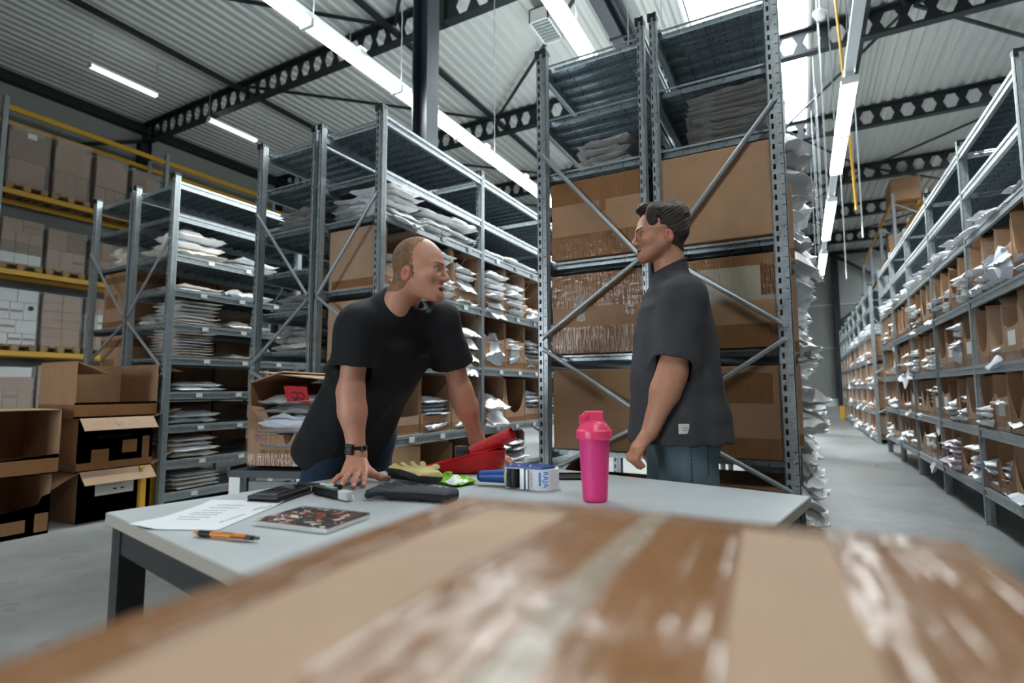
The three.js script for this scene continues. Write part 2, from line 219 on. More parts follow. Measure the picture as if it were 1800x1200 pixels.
// castellated beams: hexagonal openings cut through the web
function castellated(pitch, x0, x1) {
  const s = poly([[x0, -0.28], [x1, -0.28], [x1, 0.28], [x0, 0.28]]), w = pitch * 0.36, h = 0.19;
  for (let x = x0 + pitch; x < x1 - pitch * 0.5; x += pitch) { const k = new THREE.Path(); [[-w, 0], [-w * 0.5, -h], [w * 0.5, -h], [w, 0], [w * 0.5, h], [-w * 0.5, h]].forEach(([a, b], i) => (i ? k.lineTo(x + a, b) : k.moveTo(x + a, b))); k.closePath(); s.holes.push(k); }
  const g = extrude(s, 0.014); g.translate(0, 0, -0.007);
  return mb().geo(g).box(x0, x1, 0.27, 0.3, -0.1, 0.1).box(x0, x1, -0.3, -0.27, -0.1, 0.1).build();
}
{ const A = castellated(0.4, HX0, -6.2), B = castellated(0.48, -6.2, HX1);
  [-8.53, -13.25, -17.95, -22.65, -27.3, -32].forEach((z, i) => { const b = struct('trim_' + (i + 1), A, M.steelDark, [0, 8.84, z]); b.name = numbered('roof_beam'); part('beam_length', B, M.steelDark, b); part('web_stiffener', bx(-6.26, -6.14, -0.3, 0.3, -0.09, 0.09), M.steelDark, b); });
  // struts along the hall between the beams, wind bracing, eaves member and wall posts
  const st = mb(); for (const x of [-17.2, -12.55, -7.55, 1.5, 6.5]) for (let z = HZ0 + 0.2; z < HZ1 - 1; z += 5) st.box(x - 0.05, x + 0.05, 8.82, 8.92, z, Math.min(z + 5, HZ1));
  struct('roof_strut', st.build(), M.steelDark);
  const br = mb(), beams = [-3.83, -8.53, -13.25, -17.95, -22.65, -27.3, -32];
  for (let i = 0; i + 1 < beams.length; i++) { const a = beams[i], b = beams[i + 1]; br.bar([-12.5, 9.0, a], [-7.6, 9.0, b], 0.07, 0.05).bar([-7.5, 9.0, b + (i % 2 ? 0.2 : 0)], [-2.5, 9.0, i % 2 ? a : a + 0.1], 0.07, 0.05).bar([-0.2, 9.0, i % 2 ? a : b], [2.3, 9.0, i % 2 ? b : a], 0.06, 0.04).bar([2.4, 9.0, i % 2 ? b : a], [7, 9.0, i % 2 ? a : b], 0.07, 0.05); }
  struct('wind_brace', br.build(), M.steelDark);
  struct('eaves_member', mb().box(HX0, HX0 + 0.18, 8.97, 9.13, HZ0, HZ1).box(HX0, HX0 + 0.08, 8.84, 8.97, HZ0, HZ1).build(), M.steelDark);
  const hbeam = (w, d, h) => mb().box(-w / 2, w / 2, 0, h, -d / 2, -d / 2 + 0.02).box(-w / 2, w / 2, 0, h, d / 2 - 0.02, d / 2).box(-0.008, 0.008, 0, h, -d / 2, d / 2).build();
  const hp = hbeam(0.24, 0.3, 8.6);
  for (const z of [-8.53, -13.25]) struct('wall_column', hp, M.steelDark, [HX0 + 0.16, 0, z]);
  struct('knee_brace', mb().bar([HX0 + 0.2, 8.55, -8.4], [HX0 + 0.2, 7.6, -6.4], 0.09).build(), M.steelDark);
  struct('wall_column', hbeam(0.34, 0.3, 9.0), M.steelDark, [1.93, 0, HZ0 + 0.2]);
  struct('wall_brace', mb().bar([1.95, 8.9, HZ0 + 0.2], [8, 4.6, HZ0 + 0.2], 0.14).bar([2.1, 4.9, HZ0 + 0.2], [8, 4.9, HZ0 + 0.2], 0.12).bar([2.1, 5.0, HZ0 + 0.2], [5.4, 7.6, HZ0 + 0.2], 0.14).bar([2.1, 4.8, HZ0 + 0.2], [8, 0.6, HZ0 + 0.2], 0.14).box(HX0, HX1, 8.95, 9.12, HZ0, HZ0 + 0.2).build(), M.steelDark);
  // the free-standing roof column behind the rack of the leaning man
  const col = mb().box(-0.115, -0.097, 0, CEIL, -0.12, 0.12).box(0.097, 0.115, 0, CEIL, -0.12, 0.12).box(-0.1, 0.1, 0, CEIL, -0.006, 0.006).build();
  struct('roof_column', col, M.steelDarkBlue, [-4.01, 0, -5.14]);
}
// heater unit, duct and smoke detectors under the roof
{ const t = thing('ceiling_heater', 'grey grilled ceiling unit hanging beside the bright tube lamps', 'heater', [-4.45, 8.6, -9.8]);
  part('casing', mb().box(-0.22, -0.19, 0, 0.3, -0.4, 0.4).box(0.19, 0.22, 0, 0.3, -0.4, 0.4).box(-0.22, 0.22, 0, 0.3, -0.4, -0.37).box(-0.22, 0.22, 0, 0.3, 0.37, 0.4).box(-0.22, 0.22, 0.27, 0.3, -0.4, 0.4).build(), M.lampBody, t);
  for (let i = 0; i < 7; i++) part('slat', mb().bar([-0.19, 0.03, -0.3 + i * 0.1], [0.19, 0.03, -0.3 + i * 0.1], 0.012, 0.05).build(), M.steel, t);
  part('hanger', mb().rod([-0.2, 0.3, -0.3], [-0.2, 0.56, -0.3], 0.006).rod([0.2, 0.3, 0.3], [0.2, 0.56, 0.3], 0.006).build(), M.chain, t);
  const d = thing('air_duct', 'dark square duct running under the roof above the tall rack', 'duct', [-3.17, 8.7, -9.9]);
  part('duct_body', bx(-0.22, 0.04, 0, 0.43, -3.2, 1.25), M.steelDarkBlue, d); part('round_pipe', mb().rod([0.16, 0.2, -3.2], [0.16, 0.2, 1.25], 0.1, 20).build(), M.steelDarkBlue, d);
  for (let i = 0; i < 3; i++) part('bracket', mb().box(-0.24, 0.28, -0.02, 0, -2.8 + i * 1.8, -2.74 + i * 1.8).box(-0.24, -0.22, 0, 0.45, -2.8 + i * 1.8, -2.74 + i * 1.8).build(), M.steelDark, d);
  const sm = (p, label) => { const s = thing('smoke_detector', label, 'detector', p); const g = new THREE.LatheGeometry([[0, -0.13], [0.06, -0.125], [0.1, -0.08], [0.11, -0.02], [0.12, 0]].map(([a, b]) => new THREE.Vector2(a, b)), 20); part('sensor_cover', g, M.white, s); part('base_ring', new THREE.CylinderGeometry(0.13, 0.13, 0.05, 20), M.lampBody, s); part('drop_rod', mb().rod([0, 0.02, 0], [0, CEIL - p[1] + 0.04, 0], 0.012).build(), M.chain, s); part('vent_slot', mb().box(-0.085, 0.085, -0.075, -0.06, -0.002, 0.002).build(), M.black, s); };
  sm([-8.5, 8.45, -8.2], 'round white detector beside the bright tube lamps by the hollow beam'); sm([0.62, 8.45, -11.7], 'round white detector hung over the open aisle'); }
// hanging tube fittings: body, diffuser and end caps, with an area light just below the glowing face
const lampGeo = { body: mb().box(-0.045, 0.045, 0.03, 0.075, -0.72, 0.72).build(), diff: (() => { const s = new THREE.Shape(); s.moveTo(-0.08, 0.03); s.lineTo(-0.08, 0); s.quadraticCurveTo(-0.075, -0.035, -0.04, -0.04); s.lineTo(0.04, -0.04); s.quadraticCurveTo(0.075, -0.035, 0.08, 0); s.lineTo(0.08, 0.03); s.closePath(); const g = extrude(s, 1.4); g.translate(0, 0, -0.7); return g; })(), cap: mb().box(-0.083, 0.083, -0.043, 0.04, -0.72, -0.7).box(-0.083, 0.083, -0.043, 0.04, 0.7, 0.72).build() };
function lamp(x, y, z, label, group, light = 1, mat = M.lamp) {
  const t = thing('tube_lamp', label, 'lamp', [x, y, z], 0, group);
  part('lamp_body', lampGeo.body, M.lampBody, t); part('diffuser', lampGeo.diff, mat, t); part('end_cap', lampGeo.cap, M.white, t);
  if (light) { const l = new THREE.RectAreaLight(LAMP_COLOR, LAMP_NITS * light, 0.16, 1.4); l.position.set(x, y - 0.05, z); l.rotation.x = -Math.PI / 2; scene.add(l); const k = new THREE.RectAreaLight(LAMP_COLOR, LAMP_NITS * light * 0.42, 0.16, 1.4); k.position.set(x, y + 0.15, z); k.rotation.x = Math.PI / 2; scene.add(k); }  // second light is an added uplight over the opaque body, brightening the roof
}
const ORD = ['first', 'second', 'third', 'fourth', 'fifth', 'sixth', 'seventh', 'eighth', 'ninth', 'tenth', 'eleventh', 'twelfth'];
{ [-6.67, -8.13, -10.93, -12.39, -15.2, -16.66].forEach((z, i) => lamp(0.6, 4.42, z - 0.73, ORD[i] + ' glowing tube lamp hung over the open aisle, counted from the camera', 'tube lamps over the open aisle'));
  [-3.2, -0.3].forEach((z) => lamp(0.6, 4.42, z, (z < -2 ? 'tube lamp over the near end of the open aisle, above the view' : 'tube lamp over the floor in front of the open aisle, above the view'), 'tube lamps over the open aisle, out of view'));
  const rail = thing('lamp_rail', 'thin grey trunking rail carrying the tube lamps over the open aisle', 'rail', [0.6, 4.5, -9]); part('trunking', bx(-0.05, 0.05, 0, 0.07, -11, 8), M.lampBody, rail);
  for (let i = 0; i < 13; i++) { const z = 6.2 - i * 1.45; part('chain', chainGeo(CEIL - 4.57), M.chain, rail).position.set(i % 2 ? 0.045 : -0.045, 0.07, z); } }
function chainGeo(h) { const m = mb(), n = Math.floor(h / 0.12); for (let i = 0; i < n; i++) { const y = i * h / n, e = y + h / n * 1.06; m.rod([(i % 2) * 0.007 - 0.0035, y, 0], [(i % 2) * -0.007 + 0.0035, e, 0], 0.0075, 5); } return m.build(); }
{ for (let i = 0; i < 11; i++) { const z = -3.0 - i * 1.45; lamp(-4.5, 4.95, z, i < 8 ? ORD[i] + ' glowing tube lamp in the bright diagonal row, counted from the top edge' : ORD[i] + ' small glowing tube lamp, distant end of the diagonal row', 'tube lamps in the diagonal row', 1.6); }
  const rail = thing('lamp_rail', 'white trunking above the bright diagonal row of tube lamps', 'rail', [-4.5, 5.03, -8]); part('trunking', bx(-0.04, 0.04, 0, 0.06, -10, 8), M.lampBody, rail);
  for (const z of [4.2, 2.75, 0.3, -1.9, -4.2, -6.4]) part('chain', chainGeo(CEIL - 5.09), M.chain, rail).position.set(0, 0.06, z);
  for (let i = 0; i < 7; i++) part('clip', bx(-0.06, 0.06, -0.01, 0.09, 6.4 - i * 1.45 - 0.05, 6.4 - i * 1.45 + 0.05), M.lampBody, rail); }
{ for (let i = 3; i < 9; i++) lamp(-1.93, 4.71, 1.2 - i * 1.45, i < 4 ? 'tube lamp over the desk, just above the top of the view' : ORD[i - 4] + ' glowing tube lamp above the top of the tall rack, counted away from camera', 'tube lamps above the tall rack', 2);
  const rail = thing('lamp_rail', 'white rail and chains of the lamps above the tall rack', 'rail', [-1.93, 4.79, -6.6]); part('trunking', bx(-0.04, 0.04, 0, 0.06, -5, 8.5), M.lampBody, rail);
  for (const z of [3.2, 1.6, -0.4, -2.6]) part('chain', chainGeo(CEIL - 4.85), M.chain, rail).position.set(0, 0.06, z); }
for (const [z, l] of [[-6.25, 'pale dim tube lamp high under the dark roof, nearer the top corner'], [-9, 'pale dim tube lamp high under the dark roof, beyond the hollow beam']]) { lamp(-13.75, 8.3, z, l, 'dim lamps under the roof', 0.05, M.lampWeak); part('hanger', mb().rod([0, 0.07, -0.7], [0, 0.86, -0.7], 0.012).rod([0, 0.07, 0.7], [0, 0.86, 0.7], 0.008).build(), M.chain, scene.children.filter((o) => o.name.startsWith('tube_lamp')).pop()); }
for (const z of [-13.25, -17.95]) for (const x of [1.2, -0.6]) { const r = single('hanging_rod', mb().rod([0, 0, 0], [0, CEIL - 4.06, 0], 0.012).build(), M.chain, (z < -14 ? 'farther' : 'closer') + ' thin pale rod hanging from the roof ' + (x > 0 ? 'over the open aisle' : 'beside the rooflight'), 'rod', [x, 4.1, z + 0.5]); }
single('yellow_pipe', mb().tube([[1.0, 4.3, -11.4], [0.95, 6.4, -11.5], [0.86, 9.1, -11.6]], 0.022).build(), M.yellow, 'thin yellow pipe running up to the roof beside the aisle lamps', 'pipe');
// ---------- steel shelving ----------
function postGeo(w, slots, h = 3.06, d = 0.05) {
  const m = mb(), t = 0.003;
  if (slots) {
    const s = poly([[0, 0], [w, 0], [w, h], [0, h]]);
    const hole = (x0, x1, y0, y1) => { const k = new THREE.Path(); k.moveTo(x0, y0); k.lineTo(x0, y1); k.lineTo(x1, y1); k.lineTo(x1, y0); k.closePath(); s.holes.push(k); };
    for (let y = 0.04; y < h - 0.05; y += 0.05) { hole(w * 0.16, w * 0.36, y, y + 0.026); hole(w * 0.7, w * 0.9, y + 0.02, y + 0.025); }
    m.geo(extrude(s, 0.0025), M4(0, 0, -0.0025));
    m.box(w * 0.46, w * 0.56, 0, h, 0, 0.004);
    m.box(0.002, w - 0.002, 0, h, -d + 0.004, -d + 0.006);
  } else m.box(0, w, 0, h, -0.003, 0).box(w * 0.4, w * 0.55, 0, h, 0, 0.003);
  m.box(0, t, 0, h, -d, 0).box(w - t, w, 0, h, -d, 0);
  for (const z of [-0.012, -0.026, -0.038]) m.box(-0.003, 0, 0, h, z - 0.004, z).box(w, w + 0.003, 0, h, z - 0.004, z);
  m.box(-0.012, w + 0.012, 0, 0.006, -d - 0.012, 0.012);
  return m.build();
}
const capGeo = (w) => mb().box(-0.004, w + 0.004, 3.055, 3.075, -0.054, 0.006).box(-0.006, w * 0.3, 3.03, 3.075, 0, 0.01).box(w * 0.75, w + 0.006, 3.03, 3.075, 0, 0.01).build();
const deckGeoCache = new Map();
function deckGeo(len) {
  const k = len.toFixed(2); if (deckGeoCache.has(k)) return deckGeoCache.get(k);
  const m = mb().box(0, len, -0.002, 0, -0.053, 0.053); for (const z of [-0.053, 0.051]) m.box(0, len, -0.03, -0.002, z, z + 0.002); for (const z of [-0.035, -0.018, 0, 0.018, 0.035]) m.box(0, len, -0.005, -0.002, z - 0.003, z + 0.003);
  const g = m.build(); deckGeoCache.set(k, g); return g;
}
const beamGeo = (len, side) => { const s = side; return mb().box(0, s * 0.022, -0.058, -0.014, -len, 0).box(0, s * 0.03, -0.014, 0.008, -len, 0).box(s * 0.022, s * 0.03, -0.062, -0.054, -len, 0).box(-s * 0.02, 0, 0.002, 0.008, -len, 0).build(); };
// o: x0, x1 (outer faces), z (posts), front (+1: picked from +x, -1: from -x, 0), levels, fine (bays with separate panels), gap(x, z) true where the deck is left out
function rack(name, label, o) {
  const t = thing(name, label, 'rack', [o.x0, 0, o.z[0]]), W = o.x1 - o.x0, [wa, wb] = o.w || [0.06, 0.06], z0 = o.z[0];
  const ga = postGeo(wa, true), gb = postGeo(wb, true), sa = postGeo(wa, false), sb = postGeo(wb, false);
  o.z.forEach((z, i) => {
    for (const [x, g, s, w] of [[0, ga, sa, wa], [W - wb, gb, sb, wb]]) { const p = part('upright', i < (o.slots ?? 2) ? g : s, M.steel, t); p.position.set(x, 0, z - z0); if (i < 3) part('end_cap', capGeo(w), M.black, p); }
    if (i < 3 || i === o.z.length - 1) {
      const outer = o.outer === 'a' ? wa / 2 : W - wb / 2, inner = o.outer === 'a' ? W - wb : wa, nodes = o.brace || [[2.43, 1.74], [1.34, 1.74], [1.28, 0.91], [0.58, 0.88]];
      for (const [yo, yi] of nodes) part('brace', mb().rod([outer, yo, 0.008], [inner, yi, 0.008], 0.0125, 8).rod([outer, yo, 0], [outer, yo, 0.02], 0.012, 8).rod([inner, yi, 0], [inner, yi, 0.02], 0.012, 8).build(), M.steel, t).position.set(0, 0, z - z0);
    }
  });
  for (let b = 0; b + 1 < o.z.length; b++) {
    const za = o.z[b] - z0 - 0.05, zb = o.z[b + 1] - z0, L = za - zb;
    o.levels.forEach((y, li) => {
      const s = part('shelf', beamGeo(L, 1), M.steel, t); s.position.set(W - 0.03, y, za);
      part('back_beam', beamGeo(L, -1), M.steel, s).position.set(-W + 0.06, 0, 0);
      for (const z of [-0.004, -L + 0.004]) part('end_rail', bx(-W + 0.06, 0, -0.01, 0.001, z - 0.002, z + 0.002), M.steel, s);
      const fine = b < (o.fine ?? 0) && y > 1.2 && !(o.coarse && o.coarse(li)), n = Math.floor(L / 0.11), g = deckGeo(W - 0.06), off = (L - n * 0.11) / 2, joined = [];
      for (let k = 0; k < n; k++) { const z = -off - 0.055 - k * 0.11; if (o.gap && o.gap(o.z[0] + za + z)) continue; if (fine) part('deck_panel', g, M.steelDeck, s).position.set(-W + 0.06, 0, z); else joined.push(z); }
      if (joined.length) { const m = mb(); for (const z of joined) m.geo(g, M4(-W + 0.06, 0, z)); part('deck_panels', m.build(), M.steelDeck, s).userData.kind = 'stuff'; }
      if (o.clips && b < 3 && y < 2.4) for (let k = 0; k < 3; k++) part('shelf_label', bx(0.03, 0.034, -0.045, -0.008, -0.03, 0.03), M.paper, s).position.set(0, 0, -L * (0.2 + k * 0.3) - 0.03 * ((b + li) % 3));
    });
  }
  return t;
}
const LT = [3.0, 2.66, 2.32, 1.78, 1.24, 0.71, 0.15], L2 = [3.0, 2.6, 2.3, 1.78, 1.24, 0.71, 0.15], L1 = [3.0, 2.69, 2.31, 1.98, 1.66, 1.35, 1.03, 0.725, 0.41, 0.12], LR = [2.97, 2.63, 2.25, 1.74, 1.22, 0.735, 0.28];
const run = (z, n, s = 1.34) => Array.from({ length: n }, (_, i) => z - i * s);
const Z0 = -2.77;
rack('storage_rack', 'tall rack of big end cartons, the half above the pink shaker bottle', { x0: -1.328, x1: -0.685, z: run(Z0, 3), levels: LT, outer: 'a', w: [0.06, 0.034], fine: 2 });
rack('storage_rack', 'tall rack of big end cartons, the half along the open aisle', { x0: -0.65, x1: -0.03, z: run(Z0, 7), levels: LT, outer: 'b', w: [0.034, 0.06], fine: 2 });
rack('storage_rack', 'steel rack behind the leaning man, its half with pick cartons and bright white bags', { x0: -3.175, x1: -2.535, z: run(Z0, 4, 1.33), levels: L2, outer: 'b', w: [0.034, 0.06], fine: 2, clips: true });
rack('storage_rack', 'steel rack behind the leaning man, its half with grey bags on close shelves', { x0: -3.88, x1: -3.21, z: run(Z0, 3, 1.33), levels: L1, outer: 'a', w: [0.06, 0.034], fine: 1, brace: [[2.47, 1.76], [1.26, 1.72], [1.2, 0.9]] });
rack('storage_rack', 'steel rack behind the torn carton, its bright half with flat bags on close shelves', { x0: -5.76, x1: -5.06, z: run(Z0, 4, 1.4), levels: L1, outer: 'b', w: [0.034, 0.07], fine: 2, clips: true, brace: [[2.45, 1.78], [1.24, 1.7], [1.2, 0.9]] });
rack('storage_rack', 'steel rack behind the torn carton, its half toward the yellow pallet racking', { x0: -6.56, x1: -5.8, z: run(Z0, 3, 1.4), levels: [3.0, 2.69, 2.31, 1.68, 1.0, 0.41], outer: 'a', w: [0.07, 0.034], fine: 1, brace: [[2.47, 1.78], [1.28, 1.68], [1.2, 0.9]] });
rack('storage_rack', 'long steel rack of pick cartons on the far side of the open aisle', { x0: 1.2, x1: 1.83, z: run(-4.12, 6, 1.355), levels: LR, outer: 'a', w: [0.06, 0.034], fine: 3, slots: 0, coarse: (l) => l > 2 });
rack('storage_rack', 'back half of the long aisle rack, dim behind the pick cartons', { x0: 1.86, x1: 2.5, z: run(-4.12, 6, 1.355), levels: LR.slice(0, 4), outer: 'b', w: [0.034, 0.06], fine: 0, slots: 0 });
rack('storage_rack', 'distant steel rack of cartons beyond the cross passage of the open aisle', { x0: 1.2, x1: 1.83, z: run(-12.38, 8, 1.36), levels: [2.97, 2.63, 2.1, 1.62, 1.1, 0.6, 0.1], outer: 'a', fine: 0, slots: 0 });
// ---------- polybags ----------
function bagGeo(seed, l = 0.36, w = 0.27, t = 0.034, droop = 0) {   // length along x, width along z, lying on y = 0, crimped seams at the ends
  const r = rng(seed), nx = 15, nz = 9, ox = r() * 50, oz = r() * 50, P = [], U = [], I = [], fin = 0.965;
  const prof = (a) => { const k = Math.max(0, 1 - Math.pow(Math.abs(a) / fin, 5)); return k; };
  for (const top of [1, 0]) for (let j = 0; j <= nz; j++) for (let i = 0; i <= nx; i++) {
    const u = i / nx * 2 - 1, v = j / nz * 2 - 1, b = prof(u) * Math.max(0, 1 - Math.pow(Math.abs(v), 5));
    const n = vn2(ox + u * 3.2, oz + v * 2.2) - 0.5, n2 = vn2(ox + 9 + u * 7, oz + v * 5) - 0.5, fold = Math.abs(vn2(ox + 20 + u * 1.4 + v * 0.9, oz + v * 2.8 - u) - 0.5);
    let x = u * l / 2 * (1 + 0.05 * n2 * (Math.abs(u) > 0.85 ? 1 : 0)), z = v * w / 2 * (1 - 0.05 * Math.abs(u) ** 4 + 0.05 * n), y = top ? t * (0.22 + 0.78 * b * (0.75 + 0.7 * n + 0.35 * n2 + 0.3 * fold)) : t * 0.04 * (1 - b) * 4 + t * 0.1 * n2;
    if (b < 0.02) y = t * (0.34 + 0.3 * n + 0.3 * n2) + (top ? 0.0006 : 0);
    if (!top && b >= 0.02) y = Math.min(y, t * 0.1);
    y -= droop * Math.max(0, u) ** 2; P.push(x, y, z); U.push(x + ox, z + oz);
  }
  const S = (nx + 1) * (nz + 1), id = (k, i, j) => k * S + j * (nx + 1) + i;
  for (let j = 0; j < nz; j++) for (let i = 0; i < nx; i++) { const [a, b, c, d] = [id(0, i, j), id(0, i + 1, j), id(0, i + 1, j + 1), id(0, i, j + 1)]; I.push(a, d, c, a, c, b); const [e, f, g, h] = [id(1, i, j), id(1, i + 1, j), id(1, i + 1, j + 1), id(1, i, j + 1)]; I.push(e, f, g, e, g, h); }
  for (let i = 0; i < nx; i++) { I.push(id(0, i, 0), id(0, i + 1, 0), id(1, i + 1, 0), id(0, i, 0), id(1, i + 1, 0), id(1, i, 0), id(0, i, nz), id(1, i, nz), id(1, i + 1, nz), id(0, i, nz), id(1, i + 1, nz), id(0, i + 1, nz)); }
  for (let j = 0; j < nz; j++) { I.push(id(0, 0, j), id(1, 0, j), id(1, 0, j + 1), id(0, 0, j), id(1, 0, j + 1), id(0, 0, j + 1), id(0, nx, j), id(0, nx, j + 1), id(1, nx, j + 1), id(0, nx, j), id(1, nx, j + 1), id(1, nx, j)); }
  const g = new THREE.BufferGeometry(); g.setAttribute('position', new THREE.Float32BufferAttribute(P, 3)); g.setAttribute('uv', new THREE.Float32BufferAttribute(U, 2)); g.setIndex(I); g.computeVertexNormals(); return g;
}
const BAGS = [11, 22, 33, 44, 55, 66].map((s, i) => bagGeo(s, 0.36, 0.27, 0.034, i > 3 ? 0.03 : 0));
const COLW = new Map([[M.bag, 'white'], [M.bagCream, 'cream'], [M.bagGrey, 'grey'], [M.bagBlue, 'pale blue'], [M.bagPink, 'pale pink']]);
// a stack of n bags; o: l, w, t (size), mats, turn (long side's direction), jit, first (thickness of the lowest), where (text), group
const farBags = mb();   // the many small bags past the limit, joined as one heap
function stack(p, n, o = {}) {
  const r = rng(o.seed ?? seed0++), l = o.l ?? 0.36, w = o.w ?? 0.27, t = (o.t ?? 0.032) * 1.22, mats = o.mats || [M.bag], jit = o.jit ?? 0.02; let y = p[1];
  for (let k = 0; k < n; k++) {
    const tt = k === 0 && o.first ? o.first : t * (0.85 + 0.3 * r()), mat = mats[Math.floor(r() * mats.length)], g = BAGS[Math.floor(r() * (o.droop ? 6 : 4))];
    if (o.far) { farBags.geo(g, new THREE.Matrix4().compose(V(p[0] + (r() - 0.5) * 2 * jit, y, p[2] + (r() - 0.5) * jit), new THREE.Quaternion().setFromEuler(new THREE.Euler(0, (o.turn ?? 0) + (r() - 0.5) * (o.rot ?? 0.2), (o.tilt || 0))), V(l / 0.36, tt / 0.03, w / 0.27))); y += tt * (o.pack ?? 0.74); continue; }
    const m = single('polybag', g, mat, `${COLW.get(mat)} bag, ${n > 1 ? ORD[k] + ' from bottom, ' : ''}${o.where}`, 'bag', [p[0] + (r() - 0.5) * 2 * jit, y, p[2] + (r() - 0.5) * jit], (o.turn ?? 0) + (r() - 0.5) * (o.rot ?? 0.2), o.group || 'bagged garments on the shelves');
    m.scale.set(l / 0.36 * (0.95 + 0.1 * r()), tt / 0.03, w / 0.27 * (0.95 + 0.08 * r())); m.rotation.z = (o.tilt || 0) * (0.6 + 0.8 * r()); y += tt * (o.pack ?? 0.74);
  }
  return y;
}
// ---------- cartons ----------
const K = 0.005;
function uvShift(g, du, dv) { const u = g.attributes.uv; for (let i = 0; i < u.count; i++) u.setXY(i, u.getX(i) + du, u.getY(i) + dv); return g; }
// open-fronted pick carton; width along z, depth along x, front at x = d/2
function pickParts(t, w, d, h, style, r, mat) {
  const a = w / 2, b = d / 2;
  part('carton_body', mb().box(-b, b, 0, h, -a, -a + K).box(-b, b, 0, h, a - K, a).box(-b, -b + K, 0, h, -a + K, a - K).box(-b, b, 0, K, -a + K, a - K).build(), mat, t);
  const s = new THREE.Shape(), lip = h * (style === 'high' ? 0.6 : style === 'lip' ? 0.3 : 0.22), A = a - K; s.moveTo(-A, 0); s.lineTo(A, 0);
  if (style === 'u') { s.lineTo(A, h * 0.9); s.bezierCurveTo(A * 0.95, h * 0.5, A * 0.7, lip, 0, lip); s.bezierCurveTo(-A * 0.7, lip, -A * 0.95, h * 0.5, -A, h * 0.93); }
  else if (style === 'v') { s.lineTo(A, h * 0.62); s.lineTo(A * 0.7, h * 0.55); s.lineTo(A * 0.15, lip + 0.02); s.lineTo(-A * 0.1, lip); s.lineTo(-A * 0.75, h * 0.5); s.lineTo(-A, h * 0.66); }
  else if (style === 'round') { s.lineTo(A, h * 0.42); s.quadraticCurveTo(0, lip * 0.2, -A, h * 0.42); }
  else { s.lineTo(A, lip * 1.06); s.lineTo(A * 0.4, lip); s.lineTo(-A * 0.5, lip * 0.97); s.lineTo(-A, lip * 1.1); }
  s.closePath(); const g = extrude(s, K, 0, 8); g.rotateY(Math.PI / 2); g.translate(b - K, 0, 0); part('front_panel', g, mat, t);
  const n = style === 'high' ? 1 : Math.floor(r() * 3);
  if (n > 0) { const f = bx(0, d * 0.96, 0, 0.004, 0, w * 0.46), m = part('flap', f, mat, t); m.position.set(-d * 0.48, h, -a); m.rotation.x = -(0.5 + r() * 0.9); }
  if (n > 1) { const f = bx(0, d * 0.96, 0, 0.004, -w * 0.46, 0), m = part('flap', f, mat, t); m.position.set(-d * 0.48, h, a); m.rotation.x = 0.4 + r() * 0.9; }
  part('tape_strip', mb().box(b, b + 0.0006, 0.012, Math.min(0.07, lip * 0.6), -a + 0.004, a - 0.004).box(-b * 0.9, b, 0.012, 0.07, -a - 0.0006, -a).box(-b * 0.9, b, 0.012, 0.07, a, a + 0.0006).build(), M.tape, t);
  if (style === 'high' || r() < 0.25) part('paper_label', bx(b + 0.0006, b + 0.0012, lip * 0.45, lip * 0.88, -a * 0.5, a * 0.45), M.paper, t);
  return t;
}
const PROTO = []; { const r = rng(91); ['u', 'v', 'lip', 'u', 'round', 'v', 'lip', 'high', 'u', 'v'].forEach((s, i) => { const t = new THREE.Group(); pickParts(t, 0.3, 0.56, 0.43, s, r, i % 3 === 2 ? M.cardPale : i % 4 === 1 ? M.cardDark : M.card); t.userData = { style: s, category: 'carton' }; PROTO.push(t); }); }
const STYLE = { u: 'deep U-cut carton', v: 'jagged V-cut carton', lip: 'low-lipped carton', round: 'round-cut carton', high: 'high-fronted labelled carton' };
const LIP = { u: 0.1, v: 0.1, lip: 0.13, round: 0.1, high: 0.26 };
function pick(x, y, z, face, k, sc, where, group) {   // face +1: front looks along +x
  const src = PROTO[k % PROTO.length], st = src.userData.style, c = src.clone(); c.name = numbered('pick_carton'); c.position.set(x, y, z); c.rotation.y = face > 0 ? 0 : Math.PI; c.scale.set(sc[0], sc[1], sc[2]); scene.add(c);
  c.userData = { label: `${STYLE[st]}, ${where}`, category: 'carton', group: group || 'pick cartons on the racks' }; return st;
}
// closed carton w (x), h (y), d (z); seams, tape strips and optional marks; base centre at the origin
function carton(name, label, p, w, h, d, o = {}) {
  const t = thing(name, label, 'carton', p, o.turn || 0, o.group), a = w / 2, b = d / 2, mat = o.mat || M.card, e = 0.0008;
  const g = rbox(w, h, d, 0.006, 2); g.translate(0, h / 2, 0); const P = g.attributes.position, N = g.attributes.normal, U = g.attributes.uv, du = R0();
  for (let i = 0; i < P.count; i++) { const ax = Math.abs(N.getX(i)), ay = Math.abs(N.getY(i)); ax > 0.6 ? U.setXY(i, P.getZ(i) + du, P.getY(i)) : ay > 0.6 ? U.setXY(i, P.getX(i) + du, P.getZ(i)) : U.setXY(i, P.getX(i) + du, P.getY(i)); }
  part('carton_body', g, mat, t);
  for (const [y0, y1] of o.bands || []) part('tape_strip', mb().box(-a - e, a + e, y0 * h, y1 * h, b, b + e).box(a, a + e, y0 * h, y1 * h, -b, b).build(), M.tape, t);
  for (const [x0, x1, y0, y1, m] of o.patch || []) part(m === M.paper ? 'paper_label' : 'tape_strip', bx(-a + x0 * w, -a + x1 * w, y0 * h, y1 * h, b + e, b + e * 2), m || M.tape, t);
  if (o.seam) part('flap_line', bx(-a, a, h - 0.001, h + 0.0006, -0.002, 0.002), M.cardDark, t);
  return t;
}
const lv = ['top', 'second', 'third', 'fourth', 'fifth', 'sixth', 'lowest'];
